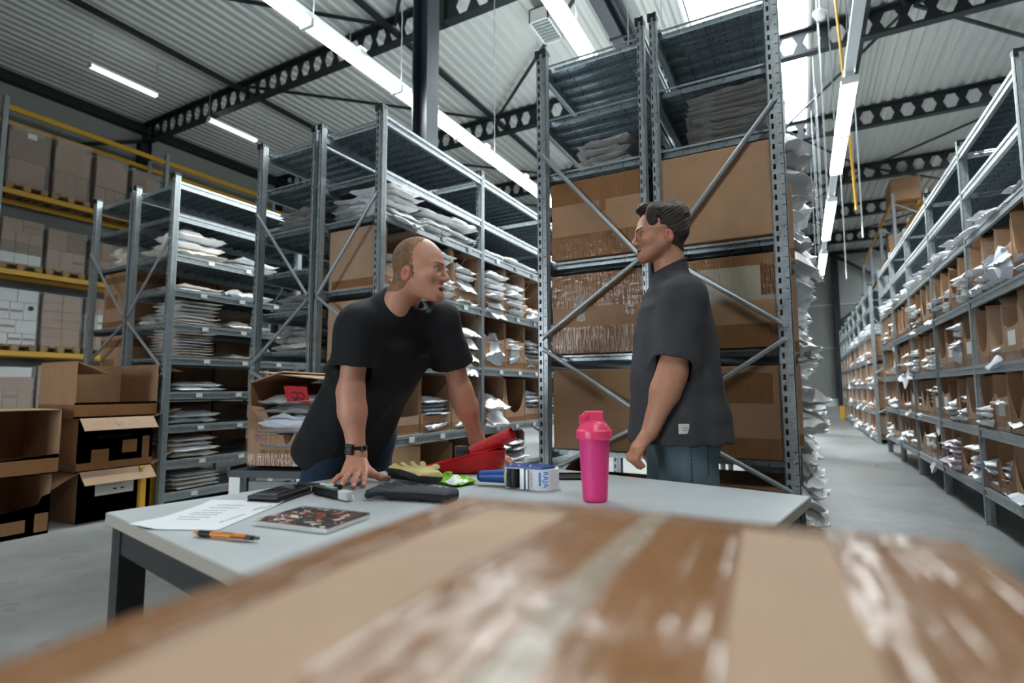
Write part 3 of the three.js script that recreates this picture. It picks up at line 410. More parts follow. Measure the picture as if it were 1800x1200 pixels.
// long aisle rack (R): pick cartons facing the aisle (-x) with bags in them, loose bags on the third shelf
{ const r = rng(404), zs = run(-4.12, 6, 1.355);
  for (let b = 0; b < 5; b++) for (let li = 3; li < 7; li++) for (let k = 0; k < 4; k++) {
    const W = 0.31, z = zs[b] - 0.06 - W / 2 - k * 0.322, y = LR[li] + 0.009, idx = Math.floor(r() * 10), w = `${ORD[k]} in ${ORD[b]} bay, ${lv[li]} shelf, long aisle rack`, hs = 0.86 + r() * 0.14;
    const st = pick(1.22 + 0.28, y, z, -1, idx, [1, hs, 1], w), q = r();
    if (q < 0.68) { const pal = q < 0.1 ? [M.bagPink] : q < 0.25 ? [M.bagGrey, M.bagBlue] : [M.bag, M.bag, M.bagBlue]; const n = 2 + Math.floor(r() * (b < 3 ? 5 : 3)); stack([1.42 - r() * 0.05, y + 0.006, z], n, { far: b > 1, l: 0.4, w: 0.26, t: 0.045, first: LIP[st] * 0.9, mats: pal, jit: 0.035, tilt: -0.1 + r() * 0.24, turn: Math.PI, droop: 1, rot: 0.35, where: `${ORD[k]} carton, ${ORD[b]} bay, ${lv[li]} shelf, aisle rack`, group: 'bags in the long aisle rack' }); }
  }
  for (let b = 0; b < 5; b++) for (let k = 0; k < 5; k++) { const z = zs[b] - 0.16 - k * 0.25; stack([1.36, LR[2] + 0.012, z], 1 + Math.floor(r() * 3), { far: b > 1, l: 0.38, w: 0.24, t: 0.036, jit: 0.05, rot: 0.6, turn: Math.PI, droop: 1, where: `${ORD[k]} pile, ${ORD[b]} bay, open third shelf, aisle rack`, group: 'bags in the long aisle rack' }); }
}
// distant run beyond the cross passage
{ const r = rng(505), zs = run(-12.38, 8, 1.36), L = [2.1, 1.62, 1.1, 0.6, 0.1];
  for (let b = 0; b < 7; b++) for (let li = 1; li < 5; li++) for (let k = 0; k < 3; k++) { const z = zs[b] - 0.27 - k * 0.42; pick(1.5, L[li] + 0.009, z, -1, Math.floor(r() * 10), [1, 0.95, 1.3], `${ORD[k]} in ${ORD[b]} bay, ${lv[li]} shelf, distant rack`, 'cartons in the distant rack'); if (r() < 0.75 && b < 5) stack([1.4, L[li] + 0.02, z], 2, { far: 1, l: 0.42, w: 0.3, t: 0.07, first: 0.12, jit: 0.04, turn: Math.PI, droop: 1, rot: 0.5, where: `${ORD[k]} carton, ${ORD[b]} bay, ${lv[li]} shelf, distant rack`, group: 'bags in the distant rack' }); }
  for (let b = 0; b < 4; b++) stack([1.38, 2.11, zs[b] - 0.6], 3, { far: 1, l: 0.42, w: 0.5, t: 0.07, jit: 0.05, turn: Math.PI, where: `${ORD[b]} bay, upper shelf, distant rack`, group: 'bags in the distant rack' });
}
// rack behind the leaning man (R2), front half: cartons and white bags facing +x
{ const X = -2.57, B1 = -2.84, B2 = -4.17, P = 0.415, W = 'rack behind leaning man';
  const put = (b, k, li, idx, bag) => { const z = (b ? B2 : B1) - P / 2 - 0.02 - k * P, y = L2[li] + 0.009, bay = b ? 'second bay' : 'first bay', st = pick(X - 0.28, y, z, 1, idx, [1, li === 5 ? 1.02 : 1.06, 1.33], `${ORD[k]} in ${bay}, ${lv[li]} shelf, ${W}`);
    if (bag) stack([X - 0.19 + (bag.dx || 0), y + 0.006, z + (bag.dz || 0)], bag.n, { l: 0.38, w: 0.33, t: bag.t || 0.05, first: bag.first ?? LIP[st], mats: bag.m, jit: bag.jit ?? 0.025, tilt: bag.tilt ?? -0.04, droop: bag.droop, where: `${ORD[k]} carton, ${bay}, ${lv[li]} shelf, ${W}`, group: 'bags in the rack behind the leaning man' }); };
  put(0, 0, 3, 2, { n: 4, t: 0.055 }); put(0, 1, 3, 4, { n: 8, t: 0.055, dx: 0.04, jit: 0.05, droop: 1 }); put(0, 2, 3, 0, { n: 6, t: 0.055, dx: 0.03, tilt: -0.12, droop: 1 });
  put(1, 0, 3, 4, { n: 7, t: 0.052, dx: 0.06, jit: 0.03, droop: 1 }); put(1, 1, 3, 2, { n: 6, t: 0.052, dx: 0.06 }); put(1, 2, 3, 6, { n: 2, t: 0.05, dx: 0.05, tilt: -0.15 });
  put(0, 0, 4, 2, null); put(0, 1, 4, 6, { n: 3 }); put(0, 2, 4, 2, { n: 6, m: [M.bag, M.bag, M.bagGrey], t: 0.055, jit: 0.04, dx: 0.03, droop: 1 });
  put(1, 0, 4, 7, { n: 3, first: 0.3, t: 0.04, m: [M.bagBlue] }); put(1, 1, 4, 7, { n: 4, t: 0.045, m: [M.bagBlue, M.bag] }); put(1, 2, 4, 2, { n: 6, t: 0.05, m: [M.bagBlue, M.bagGrey], dx: 0.03 });
  put(0, 0, 5, 2, null); put(0, 1, 5, 6, { n: 6, t: 0.036, m: [M.bagBlue] }); put(0, 2, 5, 4, { n: 2 });
  put(1, 0, 5, 0, { n: 4, t: 0.06, dx: 0.08, tilt: -0.25, droop: 1 }); put(1, 1, 5, 3, null); put(1, 2, 5, 2, { n: 6, t: 0.045, m: [M.bag, M.bagBlue] });
  put(0, 1, 6, 6, null); put(0, 2, 6, 4, { n: 5, t: 0.05 }); put(1, 0, 6, 2, { n: 7, t: 0.05, dx: 0.06, m: [M.bagCream, M.bag], jit: 0.04 }); put(1, 1, 6, 2, { n: 7, t: 0.05, dx: 0.05, m: [M.bag, M.bagGrey], jit: 0.04 });
  // open shelf at 2.3 with piles of white bags
  [[B1 - 0.2, 6, 0.045], [B1 - 0.6, 5, 0.045], [B1 - 0.98, 5, 0.045]].forEach(([z, n, t], k) => stack([X - 0.18, L2[2] + 0.012, z], n, { l: 0.44, w: 0.34, t, jit: 0.05, tilt: -0.05, droop: 1, mats: [M.bag], where: `${ORD[k]} pile, open shelf, first bay, ${W}`, group: 'bags in the rack behind the leaning man' }));
  [B2 - 0.2, B2 - 0.55, B2 - 0.9].forEach((z, k) => stack([X - 0.15, L2[2] + 0.012, z], 2, { l: 0.4, w: 0.36, t: 0.03, jit: 0.03, where: `${ORD[k]} flat pile, open shelf, second bay, ${W}`, group: 'bags in the rack behind the leaning man' }));
  stack([-2.95, L2[2] + 0.012, B1 - 0.2], 5, { l: 0.36, w: 0.34, t: 0.04, mats: [M.bagGrey, M.bagBlue], where: `inner pile, open shelf, first bay, ${W}`, group: 'bags in the rack behind the leaning man' });
  // its other half: grey bags seen from the end
  for (const [y, n, t, m, z, l] of [[2.31, 5, 0.045, [M.bagGrey], -0.26, 0.44], [1.66, 3, 0.05, [M.bagGrey], -0.24, 0.42], [1.35, 3, 0.062, [M.bagGrey, M.bagCream], -0.24, 0.44], [1.98, 1, 0.03, [M.bagGrey], -0.3, 0.4], [1.03, 3, 0.05, [M.bagGrey], -0.26, 0.44]])
    stack([-3.55, y + 0.012, B1 + z + 0.02], n, { l, w: 0.4, t, mats: m, jit: 0.03, rot: 0.3, where: `${lv[L1.indexOf(y) > 6 ? 6 : L1.indexOf(y)]} shelf, close-shelved half, ${W}`, group: 'grey bags seen from the rack end' });
}
// rack behind the torn carton (R1)
{ const X = -5.08, B1 = -2.84, W = 'rack behind torn carton';
  const F = [[2, 0.25, 3, 0.085, 0.5, 'puffy'], [2, 0.85, 2, 0.06, 0.5, 'soft'], [3, 0.27, 2, 0.035, 0.46, 'flat'], [3, 0.8, 1, 0.07, 0.5, 'puffy'], [4, 0.25, 7, 0.03, 0.42, 'thin'], [4, 0.78, 1, 0.06, 0.5, 'soft'], [5, 0.22, 10, 0.026, 0.4, 'thin'], [5, 0.78, 1, 0.045, 0.5, 'flat'], [6, 0.3, 2, 0.035, 0.5, 'flat'], [7, 0.28, 2, 0.05, 0.5, 'soft'], [8, 0.26, 4, 0.045, 0.46, 'crumpled'], [9, 0.3, 4, 0.035, 0.46, 'flat'], [2, 1.9, 2, 0.06, 0.5, 'soft'], [4, 1.75, 2, 0.05, 0.5, 'soft'], [4, 2.2, 3, 0.05, 0.5, 'soft'], [5, 1.75, 2, 0.04, 0.5, 'flat'], [5, 2.2, 3, 0.04, 0.5, 'flat'], [6, 1.75, 2, 0.04, 0.5, 'flat']];
  F.forEach(([li, dz, n, t, w, adj], i) => stack([X - 0.24, L1[li] + 0.012, B1 - dz], n, { l: 0.46, w, t, pack: 0.9, jit: 0.03, rot: 0.14, mats: [M.bag, M.bag, M.bagCream], where: `${adj} pile ${dz < 0.5 ? 'by front post' : dz < 1.4 ? 'further along' : dz < 2 ? 'in second bay' : 'ending second bay'}, ${['', '', 'third', 'fourth', 'fifth', 'sixth', 'seventh', 'eighth', 'ninth', 'lowest'][li]} shelf, ${W}`, group: 'bags in the rack behind the torn carton' }));
  for (const [y, n] of [[2.31, 2], [1.98, 1], [1.66, 2]]) stack([X - 0.56, y + 0.012, B1 - 0.2], n, { l: 0.34, w: 0.36, t: 0.06, mats: [M.bagCream, M.bagGrey], rot: 0.4, where: `inner pile, ${y > 2.2 ? 'third' : y > 1.8 ? 'fourth' : 'fifth'} shelf, ${W}`, group: 'bags in the rack behind the torn carton' });
  // the other half: big closed cartons
  [[1.68, 0.58], [1.0, 0.6], [0.41, 0.5]].forEach(([y, h], i) => { for (let k = 0; k < 3; k++) carton('carton', `brown closed carton, ${ORD[k]} from the end, ${['upper', 'middle', 'lower'][i]} row, half toward pallet racking`, [-6.17, y + 0.009, B1 - 0.24 - k * 0.45], 0.56, h, 0.42, { mat: k % 2 ? M.cardDark : M.card, bands: [[0.8, 0.93], [0.02, 0.12]], patch: [[0.1, 0.5, 0.35, 0.6, M.tape]], group: 'cartons in the dim rack half' }); });
  stack([-6.1, 2.32, B1 - 0.2], 2, { l: 0.4, w: 0.42, t: 0.09, mats: [M.bagCream], where: 'high end shelf toward the pallet racking', group: 'bags in the rack behind the torn carton' });
}
// tall rack (T): end cartons, mailers, and goods sticking out along the aisle
{ const z = -3.1, W = 0.53;
  carton('carton', 'big taped carton on the end of the tall rack, upper row above the bottle', [-0.985, 1.789, z], W, 0.45, 0.6, { bands: [[0.7, 1.0], [0, 0.3]], patch: [[0.55, 0.62, 0.55, 1, M.tape]] });
  carton('carton', 'big carton wrapped in glossy tape, middle row above the bottle', [-0.985, 1.249, z], W, 0.445, 0.6, { bands: [[0.58, 1], [0, 0.33]], patch: [[0.28, 0.38, 0.4, 0.75, M.tapeClear], [0.8, 0.92, 0.45, 0.8, M.tape]] });
  carton('carton', 'plain untaped carton behind the pink bottle on the tall rack end', [-0.985, 0.719, z], W, 0.44, 0.6, { seam: 1 });
  carton('carton', 'plain flat carton on the tall rack end above the dark-haired head', [-0.345, 1.789, z], 0.55, 0.47, 0.6, {});
  carton('carton', 'taped film-wrapped carton on the tall rack end behind the charcoal shoulder', [-0.345, 1.249, z], 0.55, 0.45, 0.6, { bands: [[0.88, 1], [0, 0.25]], patch: [[0.02, 0.98, 0.5, 0.88, M.tapeClear], [0.1, 0.3, 0.4, 0.8, M.tape], [0.84, 0.98, 0.55, 0.9, M.tape]] });
  carton('carton', 'dark lower carton on the tall rack end behind the charcoal shirt hem', [-0.345, 0.719, z], 0.55, 0.44, 0.6, { bands: [[0, 0.22]], patch: [[0.08, 0.34, 0.55, 0.9, M.tape], [0.38, 0.9, 0.6, 0.92, M.tape]] });
  carton('carton', 'shadowed bottom carton on the tall rack end behind the jeans', [-0.345, 0.159, z], 0.55, 0.42, 0.6, { bands: [[0.4, 0.6]] });
  { const t = thing('open_carton', 'open pale carton low on the tall rack end, under the plain carton', 'carton', [-0.985, 0.159, z]); const a = 0.265, b = 0.3, h = 0.36; part('carton_body', mb().box(-a, a, 0, h, -b, -b + K).box(-a, a, 0, h, b - K, b).box(-a, -a + K, 0, h, -b, b).box(a - K, a, 0, h, -b, b).box(-a, a, 0, K, -b, b).build(), M.card, t); const f = part('flap', bx(-a, a, 0, 0.004, 0, 0.2), M.cardPale, t); f.position.set(0, h, b); f.rotation.x = -0.35; const f2 = part('flap', bx(0, 0.2, 0, 0.004, -b, b), M.cardPale, t); f2.position.set(-a, h, 0); f2.rotation.z = 0.9; }
  stack([-0.95, 2.332, -3.0], 4, { l: 0.32, w: 0.26, t: 0.045, mats: [M.bagGrey], rot: 0.3, where: 'small grey pile high on the tall rack end', group: 'bags on the tall rack' });
  stack([-0.28, 2.332, -3.02], 10, { l: 0.4, w: 0.36, t: 0.026, mats: [M.bagGrey], pack: 0.85, jit: 0.015, where: 'grey pile high beside the diagonal brace, tall rack', group: 'bags on the tall rack' });
  const r = rng(606), zs = run(Z0, 7);
  for (let b = 0; b < 6; b++) for (const li of [2, 3, 4, 5, 6]) for (let k = 0; k < 2; k++) { if (b === 0 && k === 0) continue; stack([-0.14 + r() * 0.05, LT[li] + 0.02, zs[b] - 0.4 - k * 0.6], 2 + Math.floor(r() * 3), { far: b > 1, l: 0.42, w: 0.4, t: 0.085, jit: 0.05, droop: 1, rot: 0.5, mats: [M.bag, M.bag, M.bagGrey], where: `${k ? 'far' : 'near'} pile, ${ORD[b]} bay, ${lv[li]} shelf, tall rack aisle side`, group: 'bags sticking out of the tall rack' }); }
  for (const [y, zz, l] of [[0.72, -3.62, 'lower'], [1.25, -3.7, 'middle'], [1.79, -3.66, 'upper']]) pick(-0.29, y, zz, 1, 2, [1, 1.08, 1.3], `${l} one just round the tall rack corner`);
}

{ const m = single('polybags', farBags.build(), M.bag, 'many small white bags in the farther cartons of the aisle racks', 'bags'); m.userData.kind = 'stuff'; }
// ---------- yellow pallet racking along the dark wall ----------
const palletParts = (() => {   // 0.8 along z, 1.0 along x; origin under the middle
  const list = []; for (let i = 0; i < 5; i++) list.push(['deck_board', bx(-0.5, 0.5, 0.12, 0.142, -0.4 + i * 0.175, -0.3 + i * 0.175)]);
  for (let i = 0; i < 3; i++) { list.push(['cross_board', bx(-0.5 + i * 0.43, -0.36 + i * 0.43, 0.098, 0.12, -0.4, 0.4)], ['bottom_board', bx(-0.5, 0.5, 0, 0.022, -0.4 + i * 0.35, -0.3 + i * 0.35)]); for (const x of [-0.5, 0.36]) list.push(['block', bx(x, x + 0.14, 0.022, 0.098, -0.4 + i * 0.33, -0.26 + i * 0.33)]); }
  return list;
})();
function filmGeo(w, h, d, seed) {
  const g = new THREE.BoxGeometry(w, h, d, 6, 10, 8), P = g.attributes.position;
  for (let i = 0; i < P.count; i++) { const x = P.getX(i), y = P.getY(i), z = P.getZ(i), n = vn3(x * 6 + seed, y * 9, z * 6) - 0.5, s = 1 + 0.035 * n; P.setXYZ(i, x * s, y + 0.01 * n, z * s); } g.computeVertexNormals(); g.translate(0, h / 2, 0); return g;
}
const palletBox = (() => { const c = new Map(); return (w, h, d) => { const k = [w, h, d].map((v) => v.toFixed(2)).join(); if (!c.has(k)) c.set(k, rbox(w, h, d, 0.008, 1)); return c.get(k); }; })();
function palletLoad(label, p, layers, o = {}) {   // layers: [height, depth along x, pieces along z, width along z, material]
  const t = thing('pallet_load', label, 'pallet', p, o.turn || 0, o.group || 'wrapped pallets in the yellow racking');
  const pal = new THREE.Group(); pal.name = 'pallet'; t.add(pal); for (const [n, g] of palletParts) part(n, g, M.wood, pal);
  let y = 0.143; const r = rng(seed0++ + 900), top = y; let W = 0, D = 0;
  for (const [h, dx, n, w, mat] of layers) { for (let k = 0; k < n; k++) { const m = part('carton', palletBox(dx - 0.01, h - 0.006, w / n - 0.008), mat || (r() < 0.3 ? M.cardDark : M.card), t); m.position.set((r() - 0.5) * 0.02, y + h / 2, -w / 2 + (k + 0.5) * w / n); if (dx > 0.5 && r() < 0.4) part('tape_strip', bx(dx / 2, dx / 2 + 0.001, -0.03, 0.03, -w / n / 2 + 0.02, w / n / 2 - 0.02), M.tape, m); } y += h; W = Math.max(W, w); D = Math.max(D, dx); }
  if (!o.bare) { const f = part('stretch_film', filmGeo(D + 0.03, y - top + 0.03, W + 0.03, seed0), M.film, t); f.position.y = top - 0.02; }
  if (o.label) part('paper_label', bx(D / 2 + 0.02, D / 2 + 0.022, y - 0.25, y - 0.12, -0.12, 0.06), M.paper, t);
  return t;
}
function palletRack(label, x0, x1, zs, ys, h, front) {
  const t = thing('pallet_rack', label, 'rack', [x0, 0, zs[0]]), W = x1 - x0;
  const post = mb().box(-0.05, 0.05, 0, h, 0.045, 0.05).box(-0.05, -0.045, 0, h, -0.05, 0.05).box(0.045, 0.05, 0, h, -0.05, 0.05).box(-0.06, 0.06, 0, 0.01, -0.06, 0.06).build();
  zs.forEach((z) => { for (const x of [0, W]) part('upright', post, M.steel, t).position.set(x, 0, z - zs[0]); for (let y = 0.4; y < h - 1.2; y += 1.2) { part('brace', mb().bar([0, y, 0], [W, y + 0.6, 0], 0.035).build(), M.steel, t).position.z = z - zs[0]; part('brace', mb().bar([W, y + 0.6, 0], [0, y + 1.2, 0], 0.035).build(), M.steel, t).position.z = z - zs[0]; } });
  for (let b = 0; b + 1 < zs.length; b++) for (const y of ys) for (const x of [0, W]) { const L = zs[b] - zs[b + 1]; part('beam', mb().box(-0.025, 0.025, -0.12, 0, -L + 0.05, -0.05).box(-0.03, 0.03, -0.2, 0.03, -0.055, -0.05).box(-0.03, 0.03, -0.2, 0.03, -L + 0.05, -L + 0.055).build(), M.yellow, t).position.set(x, y, zs[b] - zs[0]); }
  return t;
}
palletRack('yellow and grey pallet racking along the dark wall, loaded with wrapped pallets', -17.08, -16.14, [-4.93, -8.56, -12.16, -15.76], [7.76, 5.78, 3.88, 1.98], 7.95, 1);
{ const X = -16.6, Zs = [-5.43, -6.31, -7.19, -8.05], nm = ['first', 'second', 'third', 'fourth'], row = ['highest', 'second highest', 'middle', 'floor'];
  const top = [[[0.62, 0.84, 2, 0.7], [0.66, 0.9, 1, 0.78], [0.14, 0.7, 1, 0.62, M.cardPale]], [[0.6, 0.84, 3, 0.7], [0.62, 0.9, 1, 0.74], [0.22, 0.7, 1, 0.6]], [[0.5, 0.84, 3, 0.72], [0.66, 0.9, 1, 0.72], [0.2, 0.7, 1, 0.64]], [[0.55, 0.84, 2, 0.7], [0.55, 0.86, 2, 0.7], [0.2, 0.7, 1, 0.6]]];
  top.forEach((l, i) => palletLoad(`wrapped brown cartons on pallet, ${nm[i]} on the highest level of yellow racking`, [X, 5.785, Zs[i]], l, { label: i === 0 }));
  const mid = [[[0.26, 0.9, 3, 0.76, M.white], [0.26, 0.9, 3, 0.76], [0.26, 0.9, 3, 0.76], [0.28, 0.88, 2, 0.74]], [[0.5, 0.9, 3, 0.78, M.cardPale], [0.5, 0.9, 2, 0.76]], [[0.45, 0.9, 3, 0.76, M.cardPale], [0.48, 0.9, 3, 0.76]]];
  mid.forEach((l, i) => palletLoad(`shiny wrapped cartons on pallet, ${nm[i]} on the second highest level of yellow racking`, [X, 3.885, Zs[i]], l));
  const low = [[[0.26, 0.9, 3, 0.78, M.white], [0.32, 0.9, 2, 0.78, M.white], [0.42, 0.9, 3, 0.78, M.white], [0.3, 0.9, 2, 0.78, M.white]], [[0.45, 0.9, 2, 0.78], [0.42, 0.9, 2, 0.8], [0.42, 0.9, 2, 0.78, M.cardPale]], [[0.45, 0.9, 3, 0.78, M.cardPale], [0.45, 0.9, 3, 0.76, M.white], [0.4, 0.9, 3, 0.76]]];
  low.forEach((l, i) => palletLoad(i === 0 ? 'tall pallet wrapped in white with a small dark emblem, above the floor level' : `wrapped carton pallet, ${nm[i]} on the lowest beam of yellow racking`, [X, 1.985, Zs[i]], l));
  single('round_emblem', (() => { const g = new THREE.CylinderGeometry(0.055, 0.055, 0.002, 20); g.rotateZ(Math.PI / 2); return g; })(), M.steelDark, 'small dark oval emblem on the white wrapped pallet', 'emblem', [-16.12, 3.0, -5.68]);
  const flo = [[[0.3, 0.9, 3, 0.8, M.cardPale], [0.32, 0.9, 3, 0.8, M.cardPale], [0.3, 0.9, 3, 0.8, M.cardPale], [0.3, 0.92, 1, 0.82, M.cardPale], [0.24, 0.86, 1, 0.76, M.white]], [[0.5, 0.9, 2, 0.78, M.cardPale], [0.5, 0.9, 2, 0.78, M.cardPale], [0.5, 0.9, 1, 0.78, M.cardPale]], [[0.5, 0.9, 2, 0.78], [0.5, 0.9, 2, 0.78], [0.45, 0.9, 1, 0.78]]];
  flo.forEach((l, i) => palletLoad(`pale wrapped pallet standing on the floor, ${nm[i]} under the yellow racking`, [X, 0.001, Zs[i]], l)); }
palletRack('distant yellow and grey pallet racking rising behind the long aisle rack', 3.1, 4.05, [-22.8, -26.4, -30, -33.6], [7.75, 5.8, 3.9, 2.0], 7.95, -1);
palletLoad('big brown carton pile on top of the distant yellow racking', [3.6, 7.76, -24.2], [[0.42, 0.9, 3, 1.3], [0.42, 0.9, 2, 1.3]], { bare: 1, group: 'loads on distant racking' });
palletLoad('dim brown load on the second beam of the distant yellow racking', [3.6, 5.81, -25.2], [[0.5, 0.9, 2, 0.8], [0.5, 0.9, 2, 0.8]], { bare: 1, group: 'loads on distant racking' });
palletRack('distant pallet racking peeking out beyond the tall rack', -1.3, -0.25, [-14, -17.6, -21.2], [5.2, 3.4], 6.4, 1);
palletLoad('brown wrapped cartons high on the distant racking beyond the tall rack', [-0.72, 5.21, -15.2], [[0.4, 1.0, 2, 0.8], [0.4, 1.0, 2, 0.8]], { group: 'loads on distant racking' });
palletLoad('brown wrapped cartons high on the distant racking, second beyond the tall rack', [-0.72, 3.41, -15.4], [[0.45, 1.0, 2, 0.8], [0.45, 1.0, 2, 0.8]], { group: 'loads on distant racking' });
// ---------- cartons, guard and cart beside the racks ----------
function openBox(label, p, w, h, d, front, o = {}) {   // width along z, depth along x, front face +x with outline front: [[z, y] ...] from -z to +z along the top of the lip
  const t = thing('open_carton', label, 'carton', p, o.turn || 0), a = w / 2, b = d / 2, e = 0.006, mat = o.mat || M.card;
  const body = mb().box(-b, b, 0, h, -a, -a + e).box(-b, b, 0, h, a - e, a).box(-b, -b + e, 0, h, -a + e, a - e).box(-b, b, 0, e, -a + e, a - e); if (o.top) body.box(-b, b, h - e, h, -a, a); part('carton_body', body.build(), mat, t);
  const s = new THREE.Shape(); s.moveTo(-a, 0); s.lineTo(a, 0); for (let i = front.length - 1; i >= 0; i--) s.lineTo(front[i][0] * a, front[i][1] * h); s.closePath();
  const g = extrude(s, e); g.applyMatrix4(new THREE.Matrix4().set(0, 0, 1, b - e, 0, 1, 0, 0, 1, 0, 0, 0, 0, 0, 0, 1)); part('front_panel', g, mat, t);
  for (const [y0, y1] of o.bands || []) part('tape_strip', mb().box(b, b + 0.001, y0 * h, y1 * h, -a, a).box(-b, b, y0 * h, y1 * h, a, a + 0.001).build(), M.tape, t);
  for (const [z0, z1, y0, y1, m] of o.patch || []) part(m === M.paper ? 'paper_label' : 'tape_strip', bx(b + 0.001, b + 0.002, y0 * h, y1 * h, z0 * a, z1 * a), m || M.tape, t);
  for (const [side, len, ang, m] of o.flaps || []) {
    const g2 = side === 'front' ? bx(0, len, -0.005, 0, -a * 0.98, a * 0.98) : side === 'zp' ? bx(-b, b, -0.005, 0, 0, len) : side === 'zn' ? bx(-b, b, -0.005, 0, -len, 0) : bx(-len, 0, -0.005, 0, -a * 0.98, a * 0.98);
    const f = part('flap', g2, m || mat, t); f.position.set(side === 'front' ? b : side === 'back' ? -b : 0, h + 0.003, side === 'zp' ? a : side === 'zn' ? -a : 0); if (side === 'front') f.rotation.z = -ang; else if (side === 'back') f.rotation.z = ang; else f.rotation.x = side === 'zp' ? ang : -ang;
  }
  return t;
}
const printTex = (w, h, draw) => canvasTex(w, h, draw);
function decal(parent, name, t, w, h, m4) { const g = new THREE.PlaneGeometry(w, h); g.applyMatrix4(m4); return part(name, g, std({ map: t, transparent: true, roughness: 0.8 }), parent); }
{ // stack at the picture's edge
  openBox('big floor carton with a curved torn front, under another carton', [-5.27, 0, -1.6], 0.7, 0.44, 0.6, [[-1, 0.95], [-0.99, 0.66], [-0.85, 0.62], [-0.8, 0.5], [-0.2, 0.42], [0.5, 0.38], [1, 0.37]], { bands: [], patch: [[-0.6, -0.15, 0.08, 0.28, M.tape], [-0.98, -0.75, 0.05, 0.35, M.tape], [0.2, 0.5, 0.02, 0.3, M.tape]] });
  openBox('big dark open carton stacked on the torn floor carton', [-5.22, 0.442, -1.58], 0.76, 0.47, 0.62, [[-1, 0.3], [-0.4, 0.27], [0.4, 0.24], [1, 0.2]], { top: 1, bands: [[0.02, 0.24]], mat: M.card });
  const A = openBox('floor carton with folded-out flap and paper label, under two others', [-5.37, 0, -2.43], 0.54, 0.4, 0.6, [[-1, 0.99], [1, 0.99]], { flaps: [['front', 0.14, 0.75, M.cardPale], ['zp', 0.24, 0.55, M.cardDark], ['zn', 0.22, -0.5, M.card]], patch: [[-0.5, 0.55, 0.5, 0.8, M.paper]] });  // paler front flap and darker side flap: light and shade put into card colour
  const L = printTex(256, 96, (c, w, h) => { c.clearRect(0, 0, w, h); c.fillStyle = 'rgba(40,40,40,.8)'; for (let i = 0; i < 4; i++) c.fillRect(14, 12 + i * 8, 150 + 40 * NT[i * 7], 2); c.fillStyle = '#222'; for (const x of [110, 160]) { c.fillRect(x, 60, 24, 9); c.fillRect(x + 4, 54, 6, 8); } });
  decal(A, 'label_print', L, 0.28, 0.12, new THREE.Matrix4().makeRotationY(Math.PI / 2).setPosition(0.3035, 0.26, 0));
  const B = openBox('carton marked MADE IN CHINA, middle of the floor stack by the yellow guard', [-5.37, 0.404, -2.42], 0.56, 0.42, 0.6, [[-1, 0.99], [1, 0.99]], { flaps: [['front', 0.13, 0.8, M.cardPale], ['zn', 0.24, -0.25, M.card]], patch: [[-0.55, -0.15, 0.3, 0.55, M.tape], [0.2, 0.65, 0.1, 0.4, M.tape], [-0.9, -0.7, 0.1, 0.6, M.tape]], bands: [[0.02, 0.16]] });  // front flap in paler card: light from above put into its colour
  const mic = printTex(512, 64, (c, w, h) => { c.clearRect(0, 0, w, h); c.fillStyle = 'rgba(40,28,20,.85)'; c.font = 'bold 46px sans-serif'; c.textAlign = 'center'; c.fillText('MADE IN CHINA', w / 2, 48); });
  decal(B, 'printed_text', mic, 0.36, 0.045, new THREE.Matrix4().makeRotationY(Math.PI / 2).setPosition(0.3035, 0.27, 0.02));
  const sc = printTex(256, 64, (c, w, h) => { c.clearRect(0, 0, w, h); c.strokeStyle = 'rgba(60,45,40,.8)'; c.lineWidth = 2; for (const [x, y] of [[100, 20], [110, 34], [135, 18], [140, 32], [112, 44], [180, 40]]) { c.beginPath(); c.arc(x, y, 7, 0.3, 3.6); c.stroke(); } });
  { const f = B.children.find((o) => o.name === 'flap'); decal(f, 'pen_marks', sc, 0.3, 0.08, new THREE.Matrix4().makeRotationFromEuler(new THREE.Euler(-Math.PI / 2, 0, Math.PI / 2)).setPosition(0.07, 0.0012, 0)); }
  openBox('open-topped carton with wide cut front, topmost of the floor stack', [-5.4, 0.828, -2.42], 0.62, 0.45, 0.62, [[-1, 0.28], [1, 0.28]], { flaps: [['zp', 0.24, 2.75, M.card], ['zn', 0.22, 0.25, M.card]], bands: [[0.03, 0.24]] });
  const g = thing('rack_guard', 'yellow bent steel guard at the foot of the rack end', 'guard', [-5.02, 0, -2.6]);
  const face = (w, holes) => { const s = poly([[0, 0], [w, 0], [w, 0.385], [w - 0.02, 0.4], [0, 0.4]]); for (const [x, y] of holes) { const k = new THREE.Path(); k.absarc(x, y, 0.008, 0, 7); s.holes.push(k); } return extrude(s, 0.006); };
  const hl = [[0.1, 0.36], [0.2, 0.36], [0.1, 0.17], [0.2, 0.17], [0.1, 0.04], [0.2, 0.04]]; const f1 = face(0.3, hl); f1.rotateY(Math.PI / 2 + 0.72); part('side_plate', f1, M.yellow, g); const f2 = face(0.3, hl.map(([x, y]) => [0.3 - x, y])); f2.translate(-0.3, 0, 0); f2.rotateY(-0.1); part('end_plate', f2, M.yellow, g); }
{ for (const [x, z, l] of [[-0.02, -34, 'small distant yellow rack guard beside the tall rack line'], [1.28, -21.9, 'small distant yellow rack guard at the end of the far rack']]) { const t = thing('rack_guard', l, 'guard', [x, 0, z]); part('side_plate', bx(-0.2, 0.2, 0, 0.45, -0.01, 0.01), M.yellow, t); part('end_plate', bx(0.19, 0.21, 0, 0.45, -0.4, 0), M.yellow, t); } }
